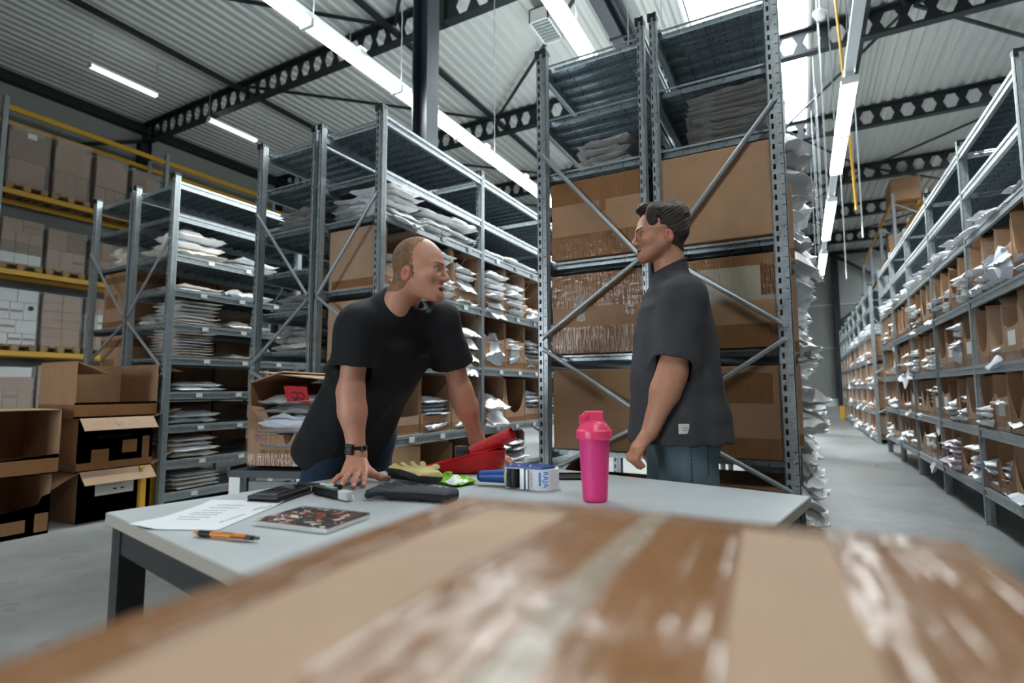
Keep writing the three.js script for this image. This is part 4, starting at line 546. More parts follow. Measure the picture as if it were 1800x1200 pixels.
{ // grey cart and the torn carton standing on it
  const th = 19 * D2R, p = [-2.36, 0, -2.12], c = thing('cart', 'grey metal cart under the torn carton behind the desk', 'cart', p, th); const a = 0.29, b = 0.33;
  part('top_tray', mb().box(-a, a, 0.62, 0.655, -b, b).box(-a - 0.01, -a + 0.004, 0.62, 0.67, -b, b).build(), M.steelDark, c);
  for (const x of [-a + 0.03, a - 0.03]) for (const z of [-b + 0.03, b - 0.03]) { part('corner_post', bx(x - 0.03, x + 0.03, 0.08, 0.62, z - 0.03, z + 0.03), M.lampBody, c); part('castor', mb().rod([x - 0.012, 0.04, z], [x + 0.012, 0.04, z], 0.04, 14).box(x - 0.02, x + 0.02, 0.05, 0.08, z - 0.02, z + 0.02).build(), M.black, c); }
  part('end_panel', bx(-a + 0.07, a - 0.07, 0.1, 0.6, b - 0.035, b - 0.02), M.wall, c); part('side_panel', bx(a - 0.035, a - 0.02, 0.1, 0.6, -b + 0.07, b - 0.07), M.lampBody, c); part('edge_strip', mb().box(a - 0.09, a - 0.07, 0.1, 0.62, b - 0.03, b - 0.01).box(-a + 0.07, -a + 0.09, 0.1, 0.62, b - 0.03, b - 0.01).build(), M.steelDark, c);
  const t = thing('torn_carton', 'brown carton with a torn open front stuffed with grey bags, on the cart', 'carton', [p[0], 0.671, p[2]], th), W = 0.235, D = 0.275, h = 0.42, e = 0.006;
  part('carton_body', mb().box(-W, -W + e, 0, h, -D, D).box(W - e, W, 0, h, -D, D).box(-W, W, 0, h, -D, -D + e).box(-W, W, 0, e, -D, D).build(), M.card, t);
  const s = poly([[-W, 0], [W, 0], [W, h], [W - 0.012, h], [W - 0.02, 0.22], [W - 0.045, 0.19], [0.02, 0.165], [0.0, 0.13], [-0.02, 0.1], [-0.04, 0.15], [-0.09, 0.165], [-0.1, 0.2], [-0.15, 0.29], [-W + 0.012, 0.3], [-W, h * 0.98]]); const g = extrude(s, e); g.translate(0, 0, D - e); part('front_panel', g, M.card, t);
  const fl = mb(); for (let i = 0; i < 9; i++) fl.box(W - 0.06 + i * 0.005, W - 0.058 + i * 0.005, 0.2, 0.34 + 0.01 * (i % 3), D - 0.012, D - 0.009); for (let i = 0; i < 16; i++) fl.box(-W + 0.008 + i * 0.006, -W + 0.0105 + i * 0.006, 0.18, 0.29 - i * 0.006, D + 0.0002, D + 0.001); for (let i = 0; i < 8; i++) fl.box(-0.045 + i * 0.006, -0.0425 + i * 0.006, 0.1 + Math.abs(i - 4) * 0.012, 0.16, D + 0.0002, D + 0.001); part('torn_fluting', fl.build(), M.cardDark, t);
  const pr = printTex(512, 384, (c2, w, hh) => { c2.clearRect(0, 0, w, hh); c2.strokeStyle = 'rgba(60,40,25,.9)'; c2.lineWidth = 2; for (let i = 0; i <= 11; i++) if (i < 4 || i > 4) { const x = 80 + i * 30; c2.beginPath(); c2.moveTo(x, i < 5 ? 150 : 90); c2.lineTo(x, 260); c2.stroke(); } for (const y of [150, 205, 260]) { c2.beginPath(); c2.moveTo(80, y); c2.lineTo(410, y); c2.stroke(); } c2.fillStyle = 'rgba(50,35,25,.85)'; c2.font = 'bold 22px monospace'; c2.fillText('KMZ-4712K1-BN', 80, 300); c2.font = '18px monospace'; c2.fillText('PK   0214', 280, 300); c2.fillStyle = 'rgba(150,120,170,.35)'; for (let i = 0; i < 60; i++) c2.fillRect(30 + 90 * NT[i * 31], 110 + 130 * NT[i * 57 + 3], 8 + 14 * NT[i * 11], 5); });
  decal(t, 'printed_grid', pr, 0.47, 0.36, new THREE.Matrix4().setPosition(0, 0.165, D + 0.0008)); part('paper_label', bx(0.03, 0.14, 0.165, 0.195, D + 0.001, D + 0.002), M.paper, t);
  part('tape_strip', mb().box(-W, W, 0.0, 0.06, D, D + 0.0006).box(W, W + 0.0006, 0, 0.06, -D, D).box(W, W + 0.0006, h - 0.06, h, -D, D).build(), M.tape, t); part('clear_tape', mb().box(W, W + 0.001, 0.1, h - 0.07, -D * 0.6, D * 0.75).build(), M.tapeClear, t); part('tape_strip', bx(W + 0.0008, W + 0.0014, 0.13, 0.28, -0.12, 0.02), M.cardPale, t); part('tape_strip', bx(W + 0.0008, W + 0.0014, 0.2, 0.31, 0.08, 0.22), M.cardDark, t);
  { const f = part('flap', bx(0, W * 1.9, -0.006, 0, -D, D), M.cardPale, t); f.position.set(-W * 0.85, h + 0.055, -0.02); f.rotation.z = -0.11; const f3 = part('flap', bx(0, W * 0.8, -0.006, 0, -D, D), M.card, t); f3.position.set(-W, h, 0); f3.rotation.z = 0.3; part('clear_tape', bx(0.1, W * 1.9, 0.0005, 0.001, -D, D * 0.7), M.tapeClear, f); }
  const q = (x, z) => [p[0] + x * Math.cos(th) + z * Math.sin(th), p[2] - x * Math.sin(th) + z * Math.cos(th)];
  for (let k = 0; k < 6; k++) { const [x, z] = q(0.01 + 0.01 * (k % 2), 0.1 + 0.012 * (k % 3)), y = 0.68 + [0.002, 0.075, 0.15, 0.205, 0.25, 0.295][k]; const m = single('polybag', BAGS[k % 4], k > 2 ? M.bagGrey : M.bagGrey, `${['lowest', 'second', 'third', 'fourth', 'fifth', 'topmost'][k]} grey bag ${k === 5 ? 'with a red sticker ' : ''}inside the torn carton`, 'bag', [x, y, z], th + Math.PI / 2 + (k % 2 ? 0.05 : -0.06), 'grey bags in the torn carton'); m.scale.set(1.0 + 0.02 * k, k < 2 ? 2.2 : 1.7, 1.42); if (k === 5) { const st = part('red_sticker', (() => { const g2 = new THREE.PlaneGeometry(0.085, 0.06, 6, 4); const P = g2.attributes.position; for (let i = 0; i < P.count; i++) P.setZ(i, 0.004 * Math.sin(P.getX(i) * 60)); g2.computeVertexNormals(); return g2; })(), std({ map: printTex(128, 96, (c3, w, hh) => { c3.fillStyle = '#c3242f'; c3.fillRect(0, 0, w, hh); c3.strokeStyle = '#4a1016'; c3.lineWidth = 7; for (const x of [42, 78]) { c3.beginPath(); c3.arc(x, 52, 18, 0.4, 5.6); c3.stroke(); c3.beginPath(); c3.moveTo(x - 16, 74); c3.lineTo(x + 14, 82); c3.stroke(); } }), roughness: 0.5, side: THREE.DoubleSide }), m); st.rotation.set(-0.6, Math.PI / 2, 0, 'YXZ'); st.position.set(-0.185, 0.03, 0.02); st.scale.set(1, 1, 0.6); } }
  { const [x, z] = q(0.02, D - 0.012); const tuft = single('plastic_wrap', bagGeo(321, 0.4, 0.3, 0.07, 0), M.bagBlue, 'crumpled clear wrap bulging from the front of the torn carton', 'wrap', [x, 0.86, z], th, undefined); tuft.scale.set(0.95, 1, 0.18); }
}
// ---------- the desk and what lies on it ----------
const TA = -10.3 * D2R, TL = [-1.582, -0.741], TU = [Math.cos(TA), -Math.sin(TA)], TV = [Math.sin(-TA), -Math.cos(TA)], TH = 0.74, TW = 1.37, TD = 1.33;
{ const t = thing('desk', 'light grey desk with dark steel legs that the man leans on', 'desk', [TL[0] + TU[0] * TW / 2 + TV[0] * TD / 2, 0, TL[1] + TU[1] * TW / 2 + TV[1] * TD / 2], TA);
  const top = rbox(TW, 0.03, TD, 0.003, 2); top.translate(0, TH - 0.015, 0);
  const grain = tex(256, 256, (u, v, i, j) => mul(rgb(186, 191, 194), 0.97 + 0.06 * (fbm2(u * 6, v * 6, 6) - 0.5) + 0.05 * (NT[(i * 131 + j * 977) & 65535] - 0.5)), 0.4); part('desk_top', top, std({ map: grain, roughness: 0.42 }), t);
  part('edge_band', mb().box(-TW / 2 - 0.0015, -TW / 2, TH - 0.028, TH - 0.002, -TD / 2, TD / 2).box(TW / 2, TW / 2 + 0.0015, TH - 0.028, TH - 0.002, -TD / 2, TD / 2).box(-TW / 2, TW / 2, TH - 0.028, TH - 0.002, TD / 2, TD / 2 + 0.0015).box(-TW / 2, TW / 2, TH - 0.028, TH - 0.002, -TD / 2 - 0.0015, -TD / 2).build(), std({ color: 0xb7b1a4, roughness: 0.5 }), t);
  const legM = std({ color: 0x3b3c3d, roughness: 0.5, metalness: 0.3 }), i = 0.012; for (const x of [-1, 1]) for (const z of [-1, 1]) part('leg', bx(x * (TW / 2 - i - 0.06), x * (TW / 2 - i), 0, TH - 0.03, z * (TD / 2 - i - 0.06), z * (TD / 2 - i)), legM, t);
  for (const z of [-1, 1]) part('frame_rail', bx(-TW / 2 + 0.07, TW / 2 - 0.07, TH - 0.095, TH - 0.03, z * (TD / 2 - 0.03) - 0.015, z * (TD / 2 - 0.03) + 0.015), legM, t); for (const x of [-1, 1]) part('frame_rail', bx(x * (TW / 2 - 0.03) - 0.015, x * (TW / 2 - 0.03) + 0.015, TH - 0.095, TH - 0.03, -TD / 2 + 0.07, TD / 2 - 0.07), legM, t);
}
const dirY = (x, z) => Math.atan2(-z, x);   // turn that points +x along (x, z)
const Y0 = TH + 0.0005;
{ const hand = canvasTex(512, 720, (c, w, h) => { c.fillStyle = '#dfe2e6'; c.fillRect(0, 0, w, h); c.strokeStyle = '#2b2b30'; c.lineWidth = 7; c.lineCap = 'round'; const r = rng(8); const scrib = (x, y, n, s, ang) => { c.save(); c.translate(x, y); c.rotate(ang); for (let k = 0; k < n; k++) { c.beginPath(); c.moveTo(k * s, 0); c.bezierCurveTo(k * s + s * 0.2, -18 * r() - 6, k * s + s * 0.5, 14 * r(), k * s + s * 0.8, -8 * r()); c.stroke(); } c.restore(); };
    scrib(120, 120, 7, 26, 0); scrib(110, 190, 8, 26, 0.02); scrib(120, 270, 6, 26, 0); scrib(100, 330, 8, 24, 0); scrib(110, 380, 7, 26, 0); scrib(90, 440, 9, 22, 0.02); scrib(120, 500, 6, 24, 0); scrib(420, 560, 9, 24, -1.45); scrib(440, 250, 5, 22, -1.5); scrib(480, 200, 4, 24, -1.5); });
  // sheet: long side runs from (-1.255,-.76) to (-1.37,-.95)
  const g = new THREE.PlaneGeometry(0.21, 0.297, 14, 18); const P = g.attributes.position; for (let i = 0; i < P.count; i++) { const x = P.getX(i), y = P.getY(i); P.setZ(i, 0.0012 + 0.01 * sstep(-x, 0.03, 0.105) * sstep(-y, 0.02, 0.15) + 0.004 * sstep(y, 0.1, 0.15)); } g.computeVertexNormals(); g.rotateX(-Math.PI / 2);
  single('paper_sheet', g, std({ map: hand, roughness: 0.85, side: THREE.DoubleSide }), 'white sheet of paper with handwritten notes at the desk corner', 'paper', [-1.31, Y0, -0.853], 0.42); }
{ const t = thing('ballpoint_pen', 'orange ballpoint pen with a black rubber grip on the desk', 'pen', [-1.077, Y0 + 0.0075, -0.727], dirY(-0.171, 0.037) + Math.PI); const r = 0.0058, or = std({ color: 0xe8861a, roughness: 0.35 });
  part('tip', mb().rod([-0.078, 0, 0], [-0.066, 0, 0], 0.0025, 12, 0.0055).rod([-0.083, 0, 0], [-0.078, 0, 0], 0.0009, 8, 0.002).build(), or, t); part('grip', mb().rod([-0.066, 0, 0], [-0.036, 0, 0], 0.0068, 14).build(), M.black, t); part('barrel', mb().rod([-0.036, 0, 0], [0.055, 0, 0], r, 14).build(), or, t); part('print', bx(-0.012, 0.022, 0.0052, 0.0062, -0.0015, 0.0015), M.black, t); part('clip', mb().box(0.02, 0.072, -0.001, 0.0015, 0.006, 0.009).box(0.055, 0.072, -0.003, 0.003, -0.004, 0.008).build(), M.black, t); part('button', mb().rod([0.055, 0, 0], [0.073, 0, 0], 0.0048, 12).rod([0.073, 0, 0], [0.085, 0, 0], 0.0033, 12).build(), std({ color: 0x3a3630, roughness: 0.4 }), t); }
{ const cover = canvasTex(512, 384, (c, w, h) => { c.fillStyle = '#2e2a29'; c.fillRect(0, 0, w, h); const r = rng(12), cs = ['#4b3a36', '#8a4038', '#d9cfc6', '#3e4648', '#b0574a', '#5c4a3a', '#1d1b1b', '#c9a08c']; for (let i = 0; i < 150; i++) { c.fillStyle = cs[Math.floor(r() * 8)]; c.beginPath(); c.ellipse(r() * w, r() * h, 8 + r() * 34, 6 + r() * 18, r() * 3, 0, 7); c.fill(); } for (let i = 0; i < 26; i++) { c.fillStyle = i % 3 ? '#e8dcd2' : '#c0392f'; c.beginPath(); c.ellipse(40 + r() * 180, 200 + r() * 140, 10, 6, r(), 0, 7); c.fill(); } });
  const t = thing('notebook', 'spiral notebook with a dark colourful printed cover on the desk', 'notebook', [-1.03, Y0, -0.915], 0.12); part('pages', (() => { const g = rbox(0.21, 0.011, 0.15, 0.001, 1); g.translate(0, 0.0055, 0); return g; })(), M.paper, t); const cv = new THREE.PlaneGeometry(0.212, 0.152); cv.rotateX(-Math.PI / 2); cv.translate(0, 0.0122, 0); part('cover', cv, std({ map: cover, roughness: 0.3 }), t);
  for (let i = 0; i < 26; i++) { const g = new THREE.TorusGeometry(0.0065, 0.0007, 5, 10); g.rotateY(Math.PI / 2); g.translate(-0.1 + i * 0.008, 0.0075, -0.076); part('spiral_ring', g, M.steelDark, t); } }
{ const t = thing('phone_wallet', 'smartphone lying in an open black wallet case on the desk', 'phone', [-1.342, Y0, -1.075], dirY(0.13, -0.04)); const P = (g, n, m) => part(n, g, m, t); { const g = rbox(0.1, 0.008, 0.17, 0.004, 2); g.translate(0, 0.004, 0); P(g, 'case_back', M.black); } { const g = rbox(0.096, 0.012, 0.165, 0.004, 2); g.translate(-0.002, 0.014, 0); P(g, 'case_front', M.black); } { const g = rbox(0.078, 0.004, 0.155, 0.0018, 2); g.translate(0, 0.0215, -0.002); P(g, 'phone_body', std({ color: 0x17191c, roughness: 0.3 })); } { const g = rbox(0.073, 0.001, 0.147, 0.0004, 1); g.translate(0, 0.024, -0.002); P(g, 'screen', phys({ color: 0x08090a, roughness: 0.04, clearcoat: 1, clearcoatRoughness: 0.02 })); } { const g = rbox(0.04, 0.003, 0.018, 0.0014, 1); g.translate(-0.066, 0.003, -0.02); P(g, 'closing_tab', M.black); } }
{ const t = thing('utility_knife', 'black and silver utility knife with its blade out on the desk', 'knife', [-1.216, Y0 + 0.013, -1.147], dirY(0.187, 0.042)); { const g = rbox(0.15, 0.024, 0.028, 0.008, 3); g.translate(-0.02, 0, 0); part('handle', g, M.black, t); } { const g = rbox(0.045, 0.025, 0.024, 0.004, 2); g.translate(0.07, 0.001, 0); part('nose', std({}) && g, M.lampBody, t); } part('slider', bx(-0.03, 0.02, 0.012, 0.0155, -0.006, 0.006), M.chain, t); part('blade', (() => { const g = extrude(poly([[0.08, -0.008], [0.118, -0.008], [0.102, 0.008], [0.08, 0.008]]), 0.0008); g.translate(0, 0, -0.0004); return g; })(), M.chain, t); }
{ const t = thing('marker_pen', 'black and white marker pen behind the utility knife', 'marker', [-1.36, Y0 + 0.0075, -1.242], dirY(0.19, -0.018)); part('barrel', mb().rod([-0.005, 0, 0], [0.05, 0, 0], 0.007, 12).build(), M.white, t); part('cap', mb().rod([0.05, 0, 0], [0.075, 0, 0], 0.0076, 12).build(), M.black, t); part('shaft', mb().rod([-0.1, 0, 0], [-0.005, 0, 0], 0.0055, 12).build(), M.black, t); part('lettering', bx(0.01, 0.035, 0.006, 0.0073, -0.001, 0.001), std({ color: 0x28324a }), t); }
// work gloves: palm side and coated side meet halfway up
function glove(name, label, p, turn, back, palm) {
  const t = thing(name, label, 'glove', p, turn), y = 0.016, F = [[-0.037, 0.068, 0.0115, -0.34], [-0.013, 0.085, 0.012, -0.1], [0.012, 0.08, 0.012, 0.12], [0.036, 0.06, 0.011, 0.36]], prims = [];
  for (const x of [-0.026, -0.009, 0.009, 0.026]) prims.push([[x * 0.9, y, -0.05], [x * 1.25, y, 0.04], 0.0165, 0.0145]);
  for (const [x, len, r, a] of F) { const m = [x + Math.sin(a) * len * 0.55, y + 0.009, 0.045 + len * 0.55]; prims.push([[x, y, 0.04], m, r * 1.1, r], [m, [x + Math.sin(a) * len * 1.1, y - 0.003, 0.045 + len], r, r * 0.85]); }
  prims.push([[-0.03, y, -0.025], [-0.072, y + 0.004, 0.015], 0.015, 0.013], [[-0.072, y + 0.004, 0.015], [-0.09, y, 0.045], 0.013, 0.0105]); for (const x of [-0.02, 0, 0.02]) prims.push([[x, y, -0.05], [x * 1.15, y, -0.12], 0.0165, 0.0175]);
  const f = (a, b, c) => { let d = 1; for (const q of prims) d = smin(d, cap(a, b, c, q[0], q[1], q[2], q[3]), 0.0055); return d + 0.0016 * Math.sin(c * 300) * (c < -0.06 ? 1 : 0.15) + 0.002 * (vn3(a * 70, b * 70, c * 70) - 0.5); }, split = (a, b, c) => b - 0.018 - 0.004 * Math.sin(a * 40);
  part('glove_palm', surface((a, b, c) => Math.max(f(a, b, c), -split(a, b, c)), [-0.14, 0.005, -0.16], [0.11, 0.05, 0.16], 0.003), palm, t); part('glove_back', surface((a, b, c) => Math.max(f(a, b, c) - 0.0004, split(a, b, c)), [-0.14, -0.01, -0.16], [0.11, 0.05, 0.16], 0.003), back, t);
  return t;
}
{ const yel = std({ color: 0xd9c98a, roughness: 0.9, bumpMap: T.fabric, bumpScale: 0.001 }), dk = std({ color: 0x232628, roughness: 0.75, bumpMap: T.fabric, bumpScale: 0.001 }), gr = std({ color: 0x4a4f55, roughness: 0.8, bumpMap: T.fabric, bumpScale: 0.001 });
  glove('work_glove', 'black work glove with pale yellow fabric facing up, on the other glove', [-1.11, Y0 + 0.03, -1.4], dirY(-0.1, -0.13) + Math.PI / 2 + 0.35, dk, yel);
  glove('work_glove', 'dark grey work glove lying under the yellow one at the carton', [-1.0, Y0, -1.24], dirY(-0.14, -0.05) + Math.PI / 2 + 0.5, dk, gr); }
{ const t = thing('parts_tray', 'shallow black plastic tray behind the yellow glove', 'tray', [-1.2, Y0, -1.53], -0.1), a = 0.1, b = 0.055, e = 0.003; part('tray_body', mb().box(-a, a, 0, e, -b, b).box(-a, a, 0, 0.02, -b, -b + e).box(-a, a, 0, 0.02, b - e, b).box(-a, -a + e, 0, 0.02, -b, b).box(a - e, a, 0, 0.02, -b, b).build(), M.black, t); part('tray_rim', mb().box(-a - 0.004, a + 0.004, 0.019, 0.022, b - 0.001, b + 0.005).box(-a - 0.004, a + 0.004, 0.019, 0.022, -b - 0.005, -b + 0.001).build(), M.black, t); }
{ const lime = phys({ color: 0x86c22a, roughness: 0.25, bumpMap: T.wrinkle, bumpScale: 0.003 }); const t = thing('snack_pack', 'crumpled lime green packet with white print on the desk', 'packet', [-1.04, Y0, -1.5], -0.25); const g = bagGeo(77, 0.15, 0.1, 0.03, 0); part('packet_body', g, lime, t); part('white_print', (() => { const q = bagGeo(77, 0.15, 0.1, 0.0308, 0), P = q.attributes.position; const keep = []; for (let i = 0; i < q.index.count; i += 3) { const a = q.index.getX(i); if (P.getX(a) > 0.01 && P.getX(a) < 0.06 && P.getZ(a) > -0.005 && P.getY(a) > 0.008) keep.push(a, q.index.getX(i + 1), q.index.getX(i + 2)); } q.setIndex(keep); return q; })(), M.white, t); part('green_dot', mb().rod([-0.02, 0.02, -0.005], [-0.02, 0.034, -0.005], 0.01, 14).build(), std({ color: 0xb9e06a, roughness: 0.4 }), t); }
{ // red dustpan, mouth to the left, with a hollow grip
  const red = phys({ color: 0xc2141f, roughness: 0.3, side: THREE.DoubleSide, bumpMap: T.wrinkle, bumpScale: 0.004 }), t = thing('dustpan', 'glossy red dustpan with a hollow tube handle at the desk corner', 'dustpan', [-1.135, Y0, -1.76], dirY(0.255, -0.085));
  const path = []; for (let i = 0; i <= 12; i++) path.push([-0.2 + 0.26 * i / 12, 0.075 + 0.02 * Math.sin(i / 12 * Math.PI)]); for (let i = 1; i < 12; i++) { const a = Math.PI / 2 - i / 12 * Math.PI; path.push([0.06 + 0.07 * Math.cos(a), 0.075 * Math.sin(a)]); } for (let i = 12; i >= 0; i--) path.push([-0.2 + 0.26 * i / 12, -0.075 - 0.02 * Math.sin(i / 12 * Math.PI)]);
  const hgt = (x) => 0.004 + 0.08 * clamp((x + 0.2) / 0.28, 0, 1) ** 1.1, wall = (o, y0f, y1f) => { const m = mb(); for (let i = 0; i + 1 < path.length; i++) { const [x, z] = path[i], [X, Z] = path[i + 1], s = 1 + o; m.quad([x * s, y0f(x), z * s], [X * s, y0f(X), Z * s], [X * s * 1.05, y1f(X), Z * s * 1.03], [x * s * 1.05, y1f(x), z * s * 1.03]); } return m; };
  part('pan_wall', mb().geo(wall(0, () => 0.002, hgt).build()).geo(wall(-0.04, () => 0.002, hgt).build()).geo(wall(-0.02, (x) => hgt(x) - 0.002, (x) => hgt(x) + 0.003).build()).build(), red, t);
  { const s = poly(path.map(([x, z]) => [x, -z])); const g = extrude(s, 0.003); g.rotateX(-Math.PI / 2); part('pan_floor', g, red, t); } part('rubber_lip', wall(0.012, () => 0, () => 0.005).build(), M.black, t); part('hood', (() => { const s = poly(path.filter(([x]) => x > 0.0).map(([x, z]) => [x * 1.04, -z * 1.02])); const g = extrude(s, 0.003); g.rotateX(-Math.PI / 2); g.rotateZ(0.26); g.translate(0, 0.062, 0); return g; })(), red, t);
  const h = (r0, r1, o) => { const g = new THREE.CylinderGeometry(r1, r0, 0.18, 28, 1, true); const q = new THREE.Quaternion().setFromUnitVectors(V(0, 1, 0), V(0.92, 0.39, 0.12).normalize()); g.applyMatrix4(new THREE.Matrix4().compose(V(0.085, 0.108, 0.01), q, V(1, 1, 1))); return g; };
  part('handle', mb().geo(h(0.02, 0.027)).geo(h(0.0185, 0.0252)).build(), red, t); { const g = new THREE.RingGeometry(0.0252, 0.0272, 28); const q = new THREE.Quaternion().setFromUnitVectors(V(0, 0, 1), V(0.92, 0.39, 0.12).normalize()); g.applyMatrix4(new THREE.Matrix4().compose(V(0.085, 0.108, 0.01).add(V(0.92, 0.39, 0.12).normalize().multiplyScalar(0.09)), q, V(1, 1, 1))); part('handle_rim', g, red, t); }
  const b = thing('hand_brush', 'black hand brush lying in the red dustpan', 'brush', [-1.23, Y0 + 0.03, -1.9], dirY(0.24, -0.03)); part('brush_block', (() => { const g = rbox(0.13, 0.02, 0.04, 0.006, 2); g.translate(0, 0.035, 0); return g; })(), M.black, b); const br = mb(); for (let i = 0; i < 14; i++) for (let j = 0; j < 4; j++) br.box(-0.06 + i * 0.009, -0.055 + i * 0.009, 0, 0.027, -0.016 + j * 0.009, -0.012 + j * 0.009); part('bristles', br.build(), M.steelDark, b).userData.kind = 'stuff'; part('brush_handle', mb().rod([0.06, 0.035, 0], [0.15, 0.05, 0], 0.009, 12).build(), M.black, b); }
{ // tape dispenser lying on its side
  const blue = std({ color: 0x1b4f9c, roughness: 0.35 }), t = thing('tape_dispenser', 'hand tape dispenser with a blue grip and white tape roll on its side', 'dispenser', [-0.79, Y0, -1.545], dirY(0.24, -0.03));
  part('grip', mb().rod([-0.15, 0.028, 0.01], [-0.05, 0.032, 0.0], 0.018, 20, 0.023).rod([-0.158, 0.028, 0.01], [-0.15, 0.028, 0.01], 0.014, 20, 0.018).build(), blue, t); part('frame_plate', mb().box(-0.055, 0.02, 0.001, 0.004, -0.03, 0.035).box(-0.055, 0.03, 0.062, 0.065, -0.035, 0.035).box(-0.055, -0.05, 0, 0.064, -0.03, 0.035).build(), M.steel, t);
  part('roller', mb().rod([-0.025, 0.004, 0.028], [-0.025, 0.062, 0.028], 0.016, 20).build(), M.black, t); part('cutter_bar', mb().box(0.0, 0.012, 0.002, 0.064, 0.03, 0.046).box(0.02, 0.026, 0.004, 0.062, 0.034, 0.05).build(), M.chain, t); part('green_tab', bx(-0.057, -0.05, 0.012, 0.05, 0.03, 0.037), std({ color: 0xa8c07a, roughness: 0.5 }), t);
  part('side_plate', (() => { const s = poly([[-0.055, -0.03], [0.07, -0.045], [0.1, 0], [0.07, 0.04], [-0.055, 0.035]]); const g = extrude(s, 0.004); g.rotateX(-Math.PI / 2); g.translate(0, 0.066, 0); return g; })(), std({ color: 0x2c4f9a, roughness: 0.3, metalness: 0.4 }), t); for (const [x, z] of [[-0.04, 0.02], [-0.01, 0.025], [0.03, 0.03]]) part('bolt', mb().rod([x, 0.068, z], [x, 0.074, z], 0.006, 12).build(), M.chain, t);
  const lab = canvasTex(512, 300, (c, w, h) => { c.fillStyle = '#dfe2e6'; c.fillRect(0, 0, w, h); c.save(); c.translate(330, 20); c.rotate(Math.PI / 2); c.fillStyle = '#2a86d8'; c.font = 'bold 104px sans-serif'; c.fillText('RAJA', 0, -14); c.fillRect(20, 24, 190, 34); c.restore(); c.strokeStyle = '#d06a86'; c.lineWidth = 7; c.beginPath(); c.moveTo(120, 90); c.lineTo(165, 90); c.lineTo(142, 48); c.closePath(); c.stroke(); c.fillStyle = '#d06a86'; for (let i = 0; i < 5; i++) c.fillRect(118 + (i % 2) * 8, 112 + i * 30, 44, 12); });
  const r = 0.052, g = new THREE.CylinderGeometry(r, r, 0.064, 40, 1, true, -0.95, 1.95); part('tape_roll_print', g, std({ map: lab, roughness: 0.35, side: THREE.DoubleSide }), t).position.set(0.058, 0.033, 0); part('tape_roll', new THREE.CylinderGeometry(r - 0.0006, r - 0.0006, 0.062, 40), M.white, t).position.set(0.058, 0.033, 0); }
{ const t = thing('black_scraper', 'flat black plastic tool with a yellow dot behind the tape dispenser', 'tool', [-0.73, Y0, -1.78], 0.5); part('tool_blade', (() => { const g = rbox(0.2, 0.008, 0.09, 0.003, 2); g.translate(0, 0.004, 0); return g; })(), M.black, t); part('yellow_dot', mb().rod([0.04, 0.008, 0.01], [0.04, 0.0095, 0.01], 0.007, 14).build(), M.yellow, t); part('tool_edge', bx(-0.1, 0.1, 0.008, 0.012, -0.045, -0.035), M.steelDark, t);
  const s = thing('black_ruler', 'short black bar on the desk left of the tape dispenser', 'bar', [-0.96, Y0, -1.7], 0.7); part('bar_body', (() => { const g = rbox(0.1, 0.01, 0.025, 0.003, 2); g.translate(0, 0.005, 0); return g; })(), M.black, s); part('bar_edge', bx(-0.048, 0.048, 0.0095, 0.0105, 0.006, 0.009), M.steelDark, s); }
{ const t = thing('shaker_bottle', 'bright pink plastic shaker bottle with flip lid standing on the desk', 'bottle', [-0.525, Y0, -1.455], 0.5); const L = (p) => new THREE.LatheGeometry(p.map(([a, b]) => new THREE.Vector2(a, b)), 48);
  part('bottle_body', L([[0, 0.003], [0.03, 0], [0.034, 0.004], [0.0355, 0.02], [0.0435, 0.178], [0.0445, 0.185]]), phys({ color: 0xff45a0, roughness: 0.5, transmission: 0.3, thickness: 0 }), t);
  const lid = phys({ color: 0xff4a7c, roughness: 0.32 }); part('lid', L([[0.0445, 0.17], [0.0495, 0.171], [0.0505, 0.174], [0.0505, 0.192], [0.049, 0.195], [0.046, 0.196], [0.0455, 0.199], [0.036, 0.213], [0.026, 0.222], [0.02, 0.224], [0, 0.224]]), lid, t);
  part('spout', L([[0.017, 0.215], [0.0165, 0.238], [0.012, 0.24], [0, 0.24]]), lid, t).position.set(0.004, 0, 0); { const g = rbox(0.05, 0.012, 0.03, 0.004, 3); part('flip_cap', g, lid, t).position.set(0, 0.242, 0); part('hinge', mb().rod([-0.026, 0.236, -0.014], [-0.026, 0.236, 0.014], 0.0065, 14).box(-0.04, -0.02, 0.21, 0.236, -0.009, 0.009).build(), lid, t); part('cap_arm', mb().box(-0.018, 0.022, 0.2, 0.24, 0.012, 0.022).build(), lid, t); } }
